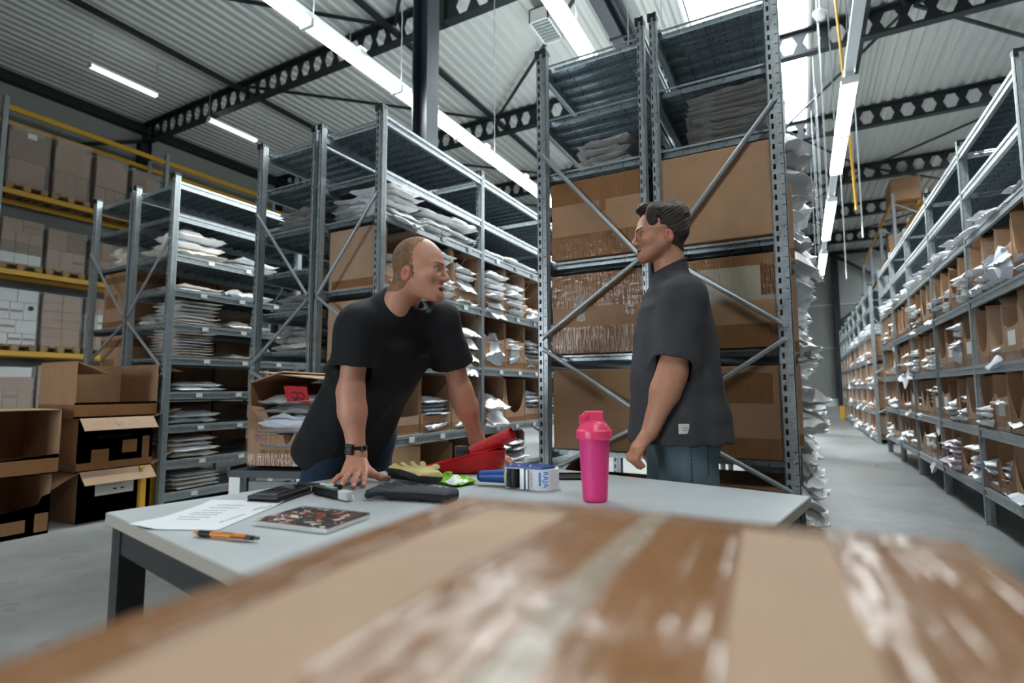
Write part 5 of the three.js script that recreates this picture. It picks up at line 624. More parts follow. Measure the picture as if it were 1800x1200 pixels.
// ---------- the big taped carton right in front ----------
{ const t = thing('taped_carton', 'large brown carton with glossy tape strips, blurred in front of the desk', 'carton', [-0.079, 0, -0.19], 3.5 * D2R), a = 0.19, b = 0.245, h = 0.955;
  const bul = (x, z) => h + 0.012 * (1 - (x / a) ** 2) * (1 - (z / b) ** 2) + 0.0016 * (vn2(x * 30 + 7, z * 30) - 0.5) - 0.01 * (sstep(Math.abs(x), a - 0.02, a) ** 2 + sstep(Math.abs(z), b - 0.02, b) ** 2);
  const patch = (x0, x1, z0, z1, o, n = 24) => { const m = mb(), N = Math.max(2, Math.ceil((x1 - x0) / 0.38 * n)), K2 = Math.max(2, Math.ceil((z1 - z0) / 0.48 * n)); for (let i = 0; i < N; i++) for (let j = 0; j < K2; j++) { const X = [0, 1].map((k) => lerp(x0, x1, (i + k) / N)), Z = [0, 1].map((k) => lerp(z0, z1, (j + k) / K2)); m.quad([X[0], bul(X[0], Z[1]) + o, Z[1]], [X[1], bul(X[1], Z[1]) + o, Z[1]], [X[1], bul(X[1], Z[0]) + o, Z[0]], [X[0], bul(X[0], Z[0]) + o, Z[0]]); } return m.build(); };
  part('carton_body', mb().box(-a, a, 0, h - 0.012, -b, b).geo(patch(-a, a, -b, b, 0, 36)).build(), M.cardPale, t);
  const far = -b; part('tape_strip', patch(-a, a, far, far + 0.055, 0.0006), M.tape, t); part('tape_strip', patch(-a, -a + 0.062, far + 0.055, b, 0.0005), M.tape, t); part('tape_strip', patch(-0.062, 0.052, far + 0.05, b, 0.0009), M.tape, t); part('tape_strip', patch(0.098, a, far + 0.052, b, 0.0005), M.tape, t); part('tape_strip', patch(-0.012, 0.004, far + 0.02, b, 0.0014), M.tapeClear, t); part('tape_strip', patch(-a * 0.5, a, far + 0.05, far + 0.058, 0.0013), M.tapeClear, t); part('side_tape', mb().box(-a - 0.0006, -a, h - 0.2, h - 0.014, -b, b).box(-a, a, h - 0.2, h - 0.014, -b - 0.0006, -b).build(), M.tape, t); }
// ---------- people ----------
const A3 = (v) => V(v[0], v[1], v[2]);
// trunk field: spine from P to Q, l = the person's left, table rows [t along spine, half width, half depth]
function trunk(P, Q, lft, rows, pw = 2.3) {
  const s = A3(Q).sub(A3(P)), L = s.length(); s.normalize(); const n = A3(lft).cross(s).normalize(), l = s.clone().cross(n).normalize();
  return (x, y, z) => { const qx = x - P[0], qy = y - P[1], qz = z - P[2], a = (qx * s.x + qy * s.y + qz * s.z) / L, b = qx * l.x + qy * l.y + qz * l.z, c = qx * n.x + qy * n.y + qz * n.z; let i = 0; while (i < rows.length - 2 && a > rows[i + 1][0]) i++; const R = rows[i], S = rows[i + 1], t = sstep(a, R[0], S[0]), w = lerp(R[1], S[1], t), d = lerp(R[2], S[2], t), off = lerp(R[3] || 0, S[3] || 0, t), k = Math.pow(Math.pow(Math.abs(b) / w, pw) + Math.pow(Math.abs(c - off) / d, pw), 1 / pw), rad = (k - 1) * Math.min(w, d) * 0.92, e = Math.max(rows[0][0] - a, a - rows[rows.length - 1][0]) * L; return e > 0 ? Math.hypot(Math.max(rad, 0), e) : Math.max(rad, e); };
}
// flat-ended tapered sleeve from a to b
function sleeve(x, y, z, a, b, ra, rb) { const dx = b[0] - a[0], dy = b[1] - a[1], dz = b[2] - a[2], L = Math.hypot(dx, dy, dz), t = ((x - a[0]) * dx + (y - a[1]) * dy + (z - a[2]) * dz) / (L * L), tc = clamp(t, 0, 1), r = Math.hypot(x - a[0] - dx * tc, y - a[1] - dy * tc, z - a[2] - dz * tc) - lerp(ra, rb, tc); return t > 1 ? Math.max(Math.hypot(x - a[0] - dx * t, y - a[1] - dy * t, z - a[2] - dz * t) - rb, (t - 1) * L) : Math.max(r, (t - 1) * L); }
const union = (list, k) => (x, y, z) => { let d = 9; for (const c of list) { const e = cap(x, y, z, c[0], c[1], c[2], c[3] ?? c[2]); d = d > 8 ? e : smin(d, e, k); } return d; };
const boundsOf = (list, pad) => { const lo = [9, 9, 9], hi = [-9, -9, -9]; for (const c of list) for (const p of [c[0], c[1]]) for (let k = 0; k < 3; k++) { lo[k] = Math.min(lo[k], p[k] - pad); hi[k] = Math.max(hi[k], p[k] + pad); } return [lo, hi]; };
// finger from knuckle to tip, lifted in the middle along up
function finger(out, k, tip, up, lift, r0, r1) { const K2 = A3(k), T2 = A3(tip), U = A3(up).multiplyScalar(lift), a = K2.clone().lerp(T2, 0.46).add(U), b = K2.clone().lerp(T2, 0.76).addScaledVector(U, 0.75); out.push([k, a.toArray(), r0, r0 * 0.93], [a.toArray(), b.toArray(), r0 * 0.95, r1 * 1.04], [b.toArray(), tip, r1 * 1.04, r1]); return [b.toArray(), tip]; }
// nails: small shells near the finger tips
function nail(b, tip, up, r) { const d = A3(tip).sub(A3(b)).normalize(), u = A3(up).addScaledVector(d, -A3(up).dot(d)).normalize(), s = u.clone().cross(d), g = new THREE.SphereGeometry(1, 10, 6); g.scale(r * 0.62, r * 0.3, r * 0.85); g.applyMatrix4(new THREE.Matrix4().makeBasis(s, u, d).setPosition(A3(tip).addScaledVector(u, r * 0.78).addScaledVector(d, r * 0.1))); return g; }
// head in its own frame: z forward, y up, x to the person's left; o: mouth (opening), jaw, nose
function headField(o) {
  return (x, y, z) => {
    const X = Math.abs(x);
    let d = ell(x, y, z, 0, 0.034, -0.008, 0.0755, 0.086, 0.0925);
    d = smin(d, ell(x, y, z, 0, -0.025, 0.036, 0.057, 0.083, 0.057), 0.045);
    d = smin(d, cap(X, y, z, [0.05, -0.05, 0.0], [0.02, -0.094, 0.07], 0.02, 0.0185), 0.035);
    d = smin(d, ell(x, y, z, 0, -0.098, 0.077, 0.021, 0.0165, 0.017), 0.02);
    d = smin(d, cap(X, y, z, [0.009, 0.012, 0.0865], [0.034, 0.009, 0.0755], 0.0095, 0.009), 0.02);   // brow
    d = smin(d, ell(X, y, z, 0.044, -0.03, 0.061, 0.02, 0.017, 0.019), 0.025);                     // cheekbone
    d = smax(d, -ell(X, y, z, 0.031, -0.008, 0.0945, 0.0175, 0.0115, 0.0145), 0.012);                   // socket
    d = smin(d, ell(X, y, z, 0.031, -0.009, 0.0752, 0.0142, 0.0118, 0.0132), 0.005);                   // lids, opened by a narrow slit
    d = Math.max(d, -ell(X, y - 0.08 * (X - 0.031), z, 0.031, -0.0092, 0.088, 0.0122, 0.0048, 0.0068));
    d = smin(d, cap(x, y, z, [0, 0.006, 0.088], [0, -0.034, 0.1105 * (o.nose || 1)], 0.0072, 0.0098), 0.011);
    d = smin(d, ell(X, y, z, 0.0095, -0.0385, 0.0985, 0.008, 0.0068, 0.0105), 0.006);
    d = smax(d, -ell(X, y, z, 0.0055, -0.0455, 0.1025, 0.0033, 0.003, 0.0048), 0.003);
    d = smin(d, ell(x, y, z, 0, -0.0665, 0.0885, 0.0235, 0.0068, 0.0095), 0.006);                    // upper lip
    d = smin(d, ell(x, y, z, 0, -0.0785 - o.mouth, 0.0862, 0.02, 0.0066, 0.0095), 0.006);             // lower lip
    d = smax(d, -ell(x, y, z, 0, -0.0728 - o.mouth * 0.5, 0.094, 0.0215, 0.0022 + o.mouth * 0.75, 0.016), 0.003);
    const ey = y + 0.026, ez = z + 0.012 - 0.12 * ey; let e = ell(X - 0.22 * -Math.min(0, ez), ey, ez, 0.0775, 0, 0, 0.009, 0.0285, 0.0185);
    e = smax(e, -ell(X, ey, ez, 0.0895, 0.001, 0.001, 0.0095, 0.0185, 0.0105), 0.003); e = smin(e, cap(X, ey, ez, [0.0805, 0.014, -0.005], [0.0795, -0.01, -0.0065], 0.0027, 0.0027), 0.003); e = smin(e, ell(X, ey, ez, 0.078, -0.004, 0.0115, 0.0045, 0.006, 0.0045), 0.004); d = smin(d, e, 0.006);
    d = smin(d, cap(x, y, z, [0, -0.03, -0.035], o.neck, 0.05, 0.055), 0.03);
    return d;
  };
}
const basisM = (f, up, at) => { const z = A3(f).normalize(), x = A3(up).cross(z).normalize(), y = z.clone().cross(x); return new THREE.Matrix4().makeBasis(x, y, z).setPosition(A3(at)); };
function tint(g, f) { const P = g.attributes.position, c = new Float32Array(P.count * 3); for (let i = 0; i < P.count; i++) { const q = f(P.getX(i), P.getY(i), P.getZ(i)); c.set(q, i * 3); } g.setAttribute('color', new THREE.BufferAttribute(c, 3)); return g; }
const faceTint = (stubble, MOUTH) => (x, y, z) => { const X = Math.abs(x); let r = 1, g = 1, b = 1; const k = (w, cr, cg, cb) => { r = lerp(r, cr, w); g = lerp(g, cg, w); b = lerp(b, cb, w); };
  k(0.5 * (1 - sstep(Math.hypot((X - 0.045) / 1.2, y + 0.025, z - 0.06), 0.012, 0.035)), 1.02, 0.86, 0.82); k(0.9 * (X > 0.071 && z > -0.04 && z < 0.02 ? sstep(X, 0.071, 0.08) : 0), 1.02, 0.74, 0.68);
  if (z > 0.075 && y < -0.057 && y > -0.096) k(0.9 * (1 - sstep(Math.hypot(x / 1.9, (y + 0.0728 + 0.4 * MOUTH) * 1.1), 0.009, 0.0135)), 0.84, 0.54, 0.52);
  if (stubble) k(stubble * sstep(-y, 0.03, 0.075) * (z > -0.01 ? 1 : sstep(z, -0.035, -0.01)) * (y > -0.13 ? 1 : 0) * (0.75 + 0.5 * NT[(Math.floor(x * 900) * 31 + Math.floor(y * 900) * 57 + Math.floor(z * 900) * 7) & 65535]), 0.66, 0.58, 0.55); return [r, g, b]; };
const white1 = () => [1, 1, 1];
function person(o) {
  const base = o.base, t = new THREE.Group(); t.name = numbered('person'); t.position.set(...base); scene.add(t); tag(t, o.label, 'person');
  const skin = std({ color: o.skin, map: T.skin, roughness: 0.5, vertexColors: true }), mv = new THREE.Matrix4().makeTranslation(-base[0], -base[1], -base[2]);
  const body = union(o.body, 0.035), [lo, hi] = boundsOf(o.body, 0.15), parts = [tint(surface(body, lo, hi, 0.011), white1)];
  for (const h of o.hands) { const [a, b] = boundsOf(h.prims, 0.035), f = union(h.prims, 0.009); parts.push(tint(surface(f, a, b, 0.0032), (x, y, z) => { const q = vn3(x * 60, y * 60, z * 60) - 0.5; return [1.0 + 0.04 * q, 0.95 + 0.1 * q, 0.93 + 0.1 * q]; })); }
  const hm = basisM(o.face, o.up, o.head), hf = headField(o), hg = tint(surface(hf, [-0.1, -0.24, -0.2], [0.1, 0.135, 0.13], 0.003), faceTint(o.stubble, o.mouth)); hg.applyMatrix4(hm); parts.push(hg);
  part('body', mergeGeometries(parts).applyMatrix4(mv), skin, t);
  const H = (n, g, m) => part(n, g.applyMatrix4(hm).applyMatrix4(mv), m, t);
  for (const s of [-1, 1]) { const c = [s * 0.031, -0.0085, 0.0755]; { const g = new THREE.SphereGeometry(0.0118, 20, 14); g.translate(c[0], c[1], c[2] - 0.0006); const e = H('eye', g, std({ color: 0xcdc4bc, roughness: 0.25 })); const q = new THREE.SphereGeometry(0.006, 16, 8, 0, 7, 0, 1.2); q.rotateX(Math.PI / 2); q.translate(c[0] + o.gaze * 0.004, c[1], c[2] + 0.0063); part('iris', q.applyMatrix4(hm).applyMatrix4(mv), std({ color: o.iris, roughness: 0.15 }), e); }
    const sz = (x, y) => { let z = 0.125; while (z > 0.03 && hf(x, y, z) > 0) z -= 0.0005; return z; }, br = []; const bp = (i) => { const x = s * (0.0125 + i * 0.0075), y = 0.0125 + 0.0045 * Math.sin(i / 5 * 2.5); return [x, y, sz(x, y) - 0.0005]; }; for (let i = 0; i < 5; i++) br.push([bp(i), bp(i + 1), 0.0029 - i * 0.0003]); const [a, b] = boundsOf(br, 0.01); H('eyebrow', surface(union(br, 0.003), a, b, 0.0016), std({ color: o.brow, roughness: 0.9 })); }
  o.hair(H, hf, t, hm, mv);
  const nm = []; for (const h of o.hands) for (const n of h.nails) nm.push(nail(...n)); nm.forEach((g) => part('fingernail', g.applyMatrix4(mv), std({ color: 0xd9ab9a, roughness: 0.3 }), t));
  { const g = surface(o.shirt, ...o.shirtBox, 0.0075); part('t_shirt', g.applyMatrix4(mv), o.shirtMat, t); } { const g = surface(o.jeans, ...o.jeansBox, 0.011); part('jeans', g.applyMatrix4(mv), o.jeansMat, t); }
  for (const [p, d] of o.shoes) { const f = (x, y, z) => Math.max(smin(cap(x, y, z, [p[0], 0.045, p[1]], [p[0] + d[0] * 0.17, 0.035, p[1] + d[1] * 0.17], 0.045, 0.04), cap(x, y, z, [p[0], 0.06, p[1]], [p[0], 0.1, p[1]], 0.045, 0.042), 0.03), -y); part('shoe', surface(f, [p[0] - 0.25, -0.01, p[1] - 0.25], [p[0] + 0.25, 0.16, p[1] + 0.25], 0.009).applyMatrix4(mv), std({ color: o.shoe, roughness: 0.7 }), t); }
  return { t, mv, hm };
}
// cloth relief: soft folds running along dir, finer crumples on top
const folds = (x, y, z, s = 1) => 0.0095 * s * (Math.abs(vn3(x * 9 + y * 4, y * 5 - x * 3, z * 9) - 0.5) * 2 - 0.4) + 0.0022 * s * (vn3(x * 30, y * 18, z * 30) - 0.5);
{ // the leaning man
  const P = [-1.665, 0.87, -1.655], Q = [-1.315, 1.37, -1.555], lft = [0.2, 0.02, -0.98], shR = [-1.39, 1.275, -1.415], elR = [-1.398, 1.04, -1.392], wrR = [-1.372, 0.822, -1.402], shL = [-1.24, 1.318, -1.705], elL = [-1.236, 1.04, -1.845], wrL = [-1.226, 0.832, -1.955], HD = [-1.209, 1.482, -1.525];
  const tr = trunk(P, Q, lft, [[-0.17, 0.205, 0.15], [0, 0.198, 0.142], [0.3, 0.178, 0.125], [0.55, 0.192, 0.135, 0.01], [0.78, 0.2, 0.128, 0.01], [0.92, 0.165, 0.095], [1.0, 0.1, 0.078], [1.07, 0.07, 0.064]]);
  const hipR = [-1.67, 0.86, -1.585], hipL = [-1.63, 0.86, -1.745], knR = [-1.72, 0.46, -1.52], knL = [-1.67, 0.46, -1.83], anR = [-1.8, 0.09, -1.5], anL = [-1.76, 0.09, -1.86];
  const lerp3 = (a, b, t) => [lerp(a[0], b[0], t), lerp(a[1], b[1], t), lerp(a[2], b[2], t)];
  const seR = lerp3(shR, elR, 0.62), seL = lerp3(shL, elL, 0.6);
  const neckTop = [-1.262, 1.42, -1.54];
  // hand flat on the desk, fingers spread toward the camera
  const f = [0.65, 0, 0.76], s = [0.76, 0, -0.65], at2 = (a, b, y) => [wrR[0] + f[0] * a + s[0] * b, y, wrR[2] + f[2] * a + s[2] * b], hr = [], nr = [];
  const kn = [at2(0.084, 0.032, 0.776), at2(0.088, 0.009, 0.779), at2(0.082, -0.014, 0.777), at2(0.072, -0.034, 0.772)], tips = [at2(0.165, 0.034, 0.7495), at2(0.183, 0.004, 0.7495), at2(0.162, -0.034, 0.7495), at2(0.123, -0.068, 0.7485)];
  kn.forEach((k, i) => { hr.push([at2(0.012, [0.018, 0.006, -0.006, -0.018][i], 0.802), k, 0.0205, 0.0135]); const [b, tp] = finger(hr, k, tips[i], [0, 1, 0], 0.006, [0.0098, 0.0102, 0.0098, 0.0085][i], [0.0082, 0.0085, 0.008, 0.0072][i]); nr.push([b, tp, [0, 1, 0], 0.0085]); });
  hr.push([at2(0.02, 0.02, 0.79), at2(0.045, 0.05, 0.768), 0.02, 0.0155]); hr.push([at2(0.045, 0.05, 0.768), at2(0.064, 0.083, 0.756), 0.0145, 0.0115], [at2(0.064, 0.083, 0.756), at2(0.07, 0.108, 0.751), 0.0115, 0.0092]); nr.push([at2(0.064, 0.083, 0.756), at2(0.07, 0.108, 0.751), [0.2, 1, 0.2], 0.0095]); hr.push([wrR, at2(0.03, 0, 0.795), 0.028, 0.022]);
  const f2 = [0.9, 0, -0.1], s2 = [-0.1, 0, 0.99], at3 = (a, b, y) => [wrL[0] + f2[0] * a + s2[0] * b, y, wrL[2] + f2[2] * a + s2[2] * b], hl = [], nl = [];
  [[0.03, 0.034], [0.01, 0.01], [-0.012, -0.014], [-0.034, -0.036]].forEach(([b0, b1], i) => { const k = at3(0.08, b0, 0.775), tp = at3([0.16, 0.172, 0.165, 0.14][i], b1 * 1.3, 0.749); hl.push([at3(0.012, b0 * 0.5, 0.802), k, 0.0205, 0.0135]); const [b, q] = finger(hl, k, tp, [0, 1, 0], 0.006, 0.0098, 0.008); nl.push([b, q, [0, 1, 0], 0.0085]); });
  hl.push([at3(0.02, 0.02, 0.79), at3(0.05, 0.055, 0.768), 0.02, 0.015], [at3(0.05, 0.055, 0.768), at3(0.085, 0.085, 0.752), 0.0135, 0.0095], [wrL, at3(0.03, 0, 0.795), 0.028, 0.022]);
  const body = [[P, lerp3(P, Q, 0.8), 0.09, 0.09], [lerp3(P, Q, 0.85), neckTop, 0.055, 0.054], [lerp3(P, Q, 0.84), shR, 0.05, 0.048], [lerp3(P, Q, 0.84), shL, 0.05, 0.048], [shR, elR, 0.05, 0.042], [elR, lerp3(elR, wrR, 0.3), 0.043, 0.044], [lerp3(elR, wrR, 0.3), wrR, 0.044, 0.028], [wrR, [wrR[0] + 0.005, 0.8, wrR[2] + 0.006], 0.028, 0.024], [shL, elL, 0.05, 0.042], [elL, lerp3(elL, wrL, 0.3), 0.043, 0.044], [lerp3(elL, wrL, 0.3), wrL, 0.044, 0.028], [wrL, [wrL[0] + 0.005, 0.8, wrL[2]], 0.028, 0.024], [hipR, knR, 0.07, 0.05], [knR, anR, 0.048, 0.035], [hipL, knL, 0.07, 0.05], [knL, anL, 0.048, 0.035], [anR, [anR[0] + 0.1, 0.04, anR[2]], 0.035, 0.025], [anL, [anL[0] + 0.1, 0.04, anL[2]], 0.035, 0.025]];
  const NA = A3([0.6, 0.78, 0.08]).normalize().toArray(), NC = [Q[0] + 0.03, Q[1] + 0.012, Q[2] - 0.008];
  const shirt = (x, y, z) => { let d = tr(x, y, z); d = smin(d, cap(x, y, z, lerp3(P, Q, 0.93), shR, 0.07, 0.066), 0.05); d = smin(d, cap(x, y, z, lerp3(P, Q, 0.93), shL, 0.07, 0.066), 0.05); d = smin(d, sleeve(x, y, z, shR, seR, 0.069, 0.078), 0.04); d = smin(d, sleeve(x, y, z, shL, seL, 0.069, 0.078), 0.04); d += folds(x, y, z, 1.1); d = smin(d, cap(x, y, z, lerp3(P, Q, 0.9), NC, 0.085, 0.07), 0.03); { const h = (x - NC[0]) * NA[0] + (y - NC[1]) * NA[1] + (z - NC[2]) * NA[2], q = Math.sqrt(Math.max(0, (x - NC[0]) ** 2 + (y - NC[1]) ** 2 + (z - NC[2]) ** 2 - h * h)); d = smax(d, -Math.max(-h, q - 0.09), 0.006); } d = Math.max(d, -cap(x, y, z, [NC[0] - NA[0] * 0.06, NC[1] - NA[1] * 0.06, NC[2] - NA[2] * 0.06], [NC[0] + NA[0] * 0.08, NC[1] + NA[1] * 0.08, NC[2] + NA[2] * 0.08], 0.06, 0.062)); d = Math.max(d, -sleeve(x, y, z, lerp3(shR, seR, 0.6), lerp3(shR, seR, 1.3), 0.058, 0.069)); d = Math.max(d, -sleeve(x, y, z, lerp3(shL, seL, 0.6), lerp3(shL, seL, 1.3), 0.058, 0.069)); return d; };
  const jeans = (x, y, z) => { let d = cap(x, y, z, hipR, hipL, 0.105, 0.105); d = smin(d, sleeve(x, y, z, hipR, [anR[0], 0.08, anR[2]], 0.098, 0.085), 0.04); d = smin(d, sleeve(x, y, z, hipL, [anL[0], 0.08, anL[2]], 0.098, 0.085), 0.04); return d + folds(x, y, z, 0.8); };
  const m1 = person({ base: [-1.72, 0, -1.68], label: 'person in a black T-shirt leaning with both hands on the desk', skin: 0xd2967c, body, hands: [{ prims: hr, nails: nr }, { prims: hl, nails: nl }], face: [0.972, -0.03, -0.232], up: [0.05, 1, 0], head: HD, neck: [0, -0.13, -0.085], mouth: 0.0055, stubble: 0.12, gaze: 0.6, iris: 0x4d5a5e, brow: 0x86644e, shirt, shirtBox: [[-1.95, 0.68, -2.0], [-1.05, 1.52, -1.2]], shirtMat: std({ color: 0x15161a, roughness: 0.9, bumpMap: T.fabric, bumpScale: 0.0006 }), jeans, jeansBox: [[-2.0, 0.05, -2.05], [-1.5, 1.02, -1.35]], jeansMat: std({ color: 0x27405c, map: T.denim, roughness: 0.9, bumpMap: T.fabric, bumpScale: 0.0008 }), shoes: [[[anR[0], anR[2]], [1, 0.1]], [[anL[0], anL[2]], [1, 0]]], shoe: 0x2b2b2e,
    hair(H, hf) { // close-cropped, receding
      const f3 = (x, y, z) => { const line = 0.012 + 0.095 * sstep(z, -0.02, 0.05) + 0.02 * sstep(Math.abs(x), 0.05, 0.075) * sstep(z, 0.0, 0.03), low = z > -0.005 ? -0.045 : -0.085 + 0.03 * sstep(z, -0.06, -0.005); const front = z - (0.03 + 0.03 * (1 - sstep(y, 0.03, 0.11)) * 0 - 0.012 * Math.cos(x * 60)); const n = 0.0011 * (vn3(x * 600, y * 600, z * 600) - 0.5); return Math.max(hf(x, y, z) - 0.0016 - n, hf(x, y, z) * -1 - 0.004, low - y, z - (y > 0.09 ? 0.03 : 0.008 + 0.012 * sstep(y, 0.05, 0.09) + 0.006 * (1 - sstep(y, -0.02, 0.03)) + 0.003 * Math.sin(x * 400 + y * 300)), -ell(Math.abs(x), y, z, 0.079, -0.028, -0.012, 0.018, 0.033, 0.023)); };
      const tx = tex(256, 256, (u, v, i, j) => mul(rgb(150, 114, 84), 0.85 + 0.35 * (NT[(i * 131 + j * 977) & 65535] - 0.5) + 0.3 * (fbm2(u * 8, v * 8, 8) - 0.5)), 0.05); const g = surface(f3, [-0.09, -0.095, -0.12], [0.09, 0.135, 0.06], 0.0028); tint(g, (x, y, z) => { const k = Math.max(sstep(z, y > 0.08 ? -0.03 : -0.012, y > 0.085 ? 0.03 : 0.016), sstep(-y, 0.03, 0.085) * 0.7), q = 0.25 * (NT[(Math.floor(x * 1500) * 31 + Math.floor(y * 1500) * 57 + Math.floor(z * 1500) * 7) & 65535] - 0.5); return [lerp(1, 1.55, k) + q, lerp(1, 1.42, k) + q, lerp(1, 1.4, k) + q]; }); H('hair', g, std({ map: tx, roughness: 0.9, vertexColors: true })); } });
  // wrist watch
  { const w = new THREE.Group(); w.name = 'wrist_watch'; m1.t.add(w); const c = [wrR[0] + 0.0, wrR[1] + 0.028, wrR[2]]; const m = new THREE.Matrix4().compose(A3(c), new THREE.Quaternion().setFromEuler(new THREE.Euler(0.08, 0.3, -0.06)), V(1, 1, 1)).premultiply(m1.mv);
    const st = new THREE.CylinderGeometry(0.0345, 0.034, 0.018, 30, 1, true); const st2 = new THREE.CylinderGeometry(0.032, 0.0315, 0.018, 30, 1, true); part('watch_strap', mb().geo(st).geo(st2).box(0, 0.001, 0, 0.001, 0.03, 0.034).build().applyMatrix4(m), std({ color: 0x16181a, roughness: 0.4, side: THREE.DoubleSide }), w); const cs = rbox(0.034, 0.036, 0.011, 0.003, 2); cs.translate(0, 0, 0.038); cs.rotateY(-0.25); part('watch_case', cs.applyMatrix4(m), M.black, w);
    const face = canvasTex(128, 128, (c2, W, h) => { c2.fillStyle = '#2a2e2c'; c2.fillRect(0, 0, W, h); c2.fillStyle = '#59605a'; c2.fillRect(16, 34, 96, 58); c2.fillStyle = '#1a1d1b'; c2.font = 'bold 40px monospace'; c2.fillText('10:24', 14, 78); c2.fillStyle = '#a9aeb0'; c2.fillRect(12, 8, 104, 5); c2.fillRect(12, 112, 104, 4); }); const q = new THREE.PlaneGeometry(0.026, 0.027); q.translate(0, 0, 0.0437); q.rotateY(-0.25); part('watch_face', q.applyMatrix4(m), std({ map: face, roughness: 0.2 }), w); const loop = rbox(0.008, 0.022, 0.004, 0.001, 1); loop.translate(0.03, 0, 0.02); part('strap_loop', loop.applyMatrix4(m), M.black, w); }
  // collar and the small chest print
  const sd = A3(Q).sub(A3(P)).normalize(); { const cp = []; const C0 = NC, ax = A3(NA), e1 = ax.clone().cross(V(0, 1, 0)).normalize(), e2 = e1.clone().cross(ax); for (let i = 0; i <= 28; i++) { const a = i / 28 * Math.PI * 2; cp.push(A3(C0).addScaledVector(e1, 0.068 * Math.cos(a)).addScaledVector(e2, 0.068 * Math.sin(a)).toArray()); } const g = new THREE.TubeGeometry(new THREE.CatmullRomCurve3(cp.map(A3), true), 60, 0.0075, 8, true); part('collar', g.applyMatrix4(m1.mv), std({ color: 0x1b1c20, roughness: 0.9 }), m1.t); }
  { const dec = canvasTex(128, 32, (c, w, h) => { c.clearRect(0, 0, w, h); c.fillStyle = '#a8512f'; c.font = 'bold 20px sans-serif'; c.fillText('WORKGEAR', 6, 22); }); const n = A3(lft).cross(sd).normalize(); let p0 = A3(P).lerp(A3(Q), 0.77).addScaledVector(A3(lft), 0.085); for (let i = 0; i < 60 && shirt(p0.x, p0.y, p0.z) < 0.002; i++) p0.addScaledVector(n, 0.004); const g = new THREE.PlaneGeometry(0.05, 0.0095); g.applyMatrix4(new THREE.Matrix4().makeBasis(A3(lft), n.clone().cross(A3(lft)), n).setPosition(p0)); part('chest_print', g.applyMatrix4(m1.mv), std({ map: dec, transparent: true, roughness: 0.8 }), m1.t); }
}
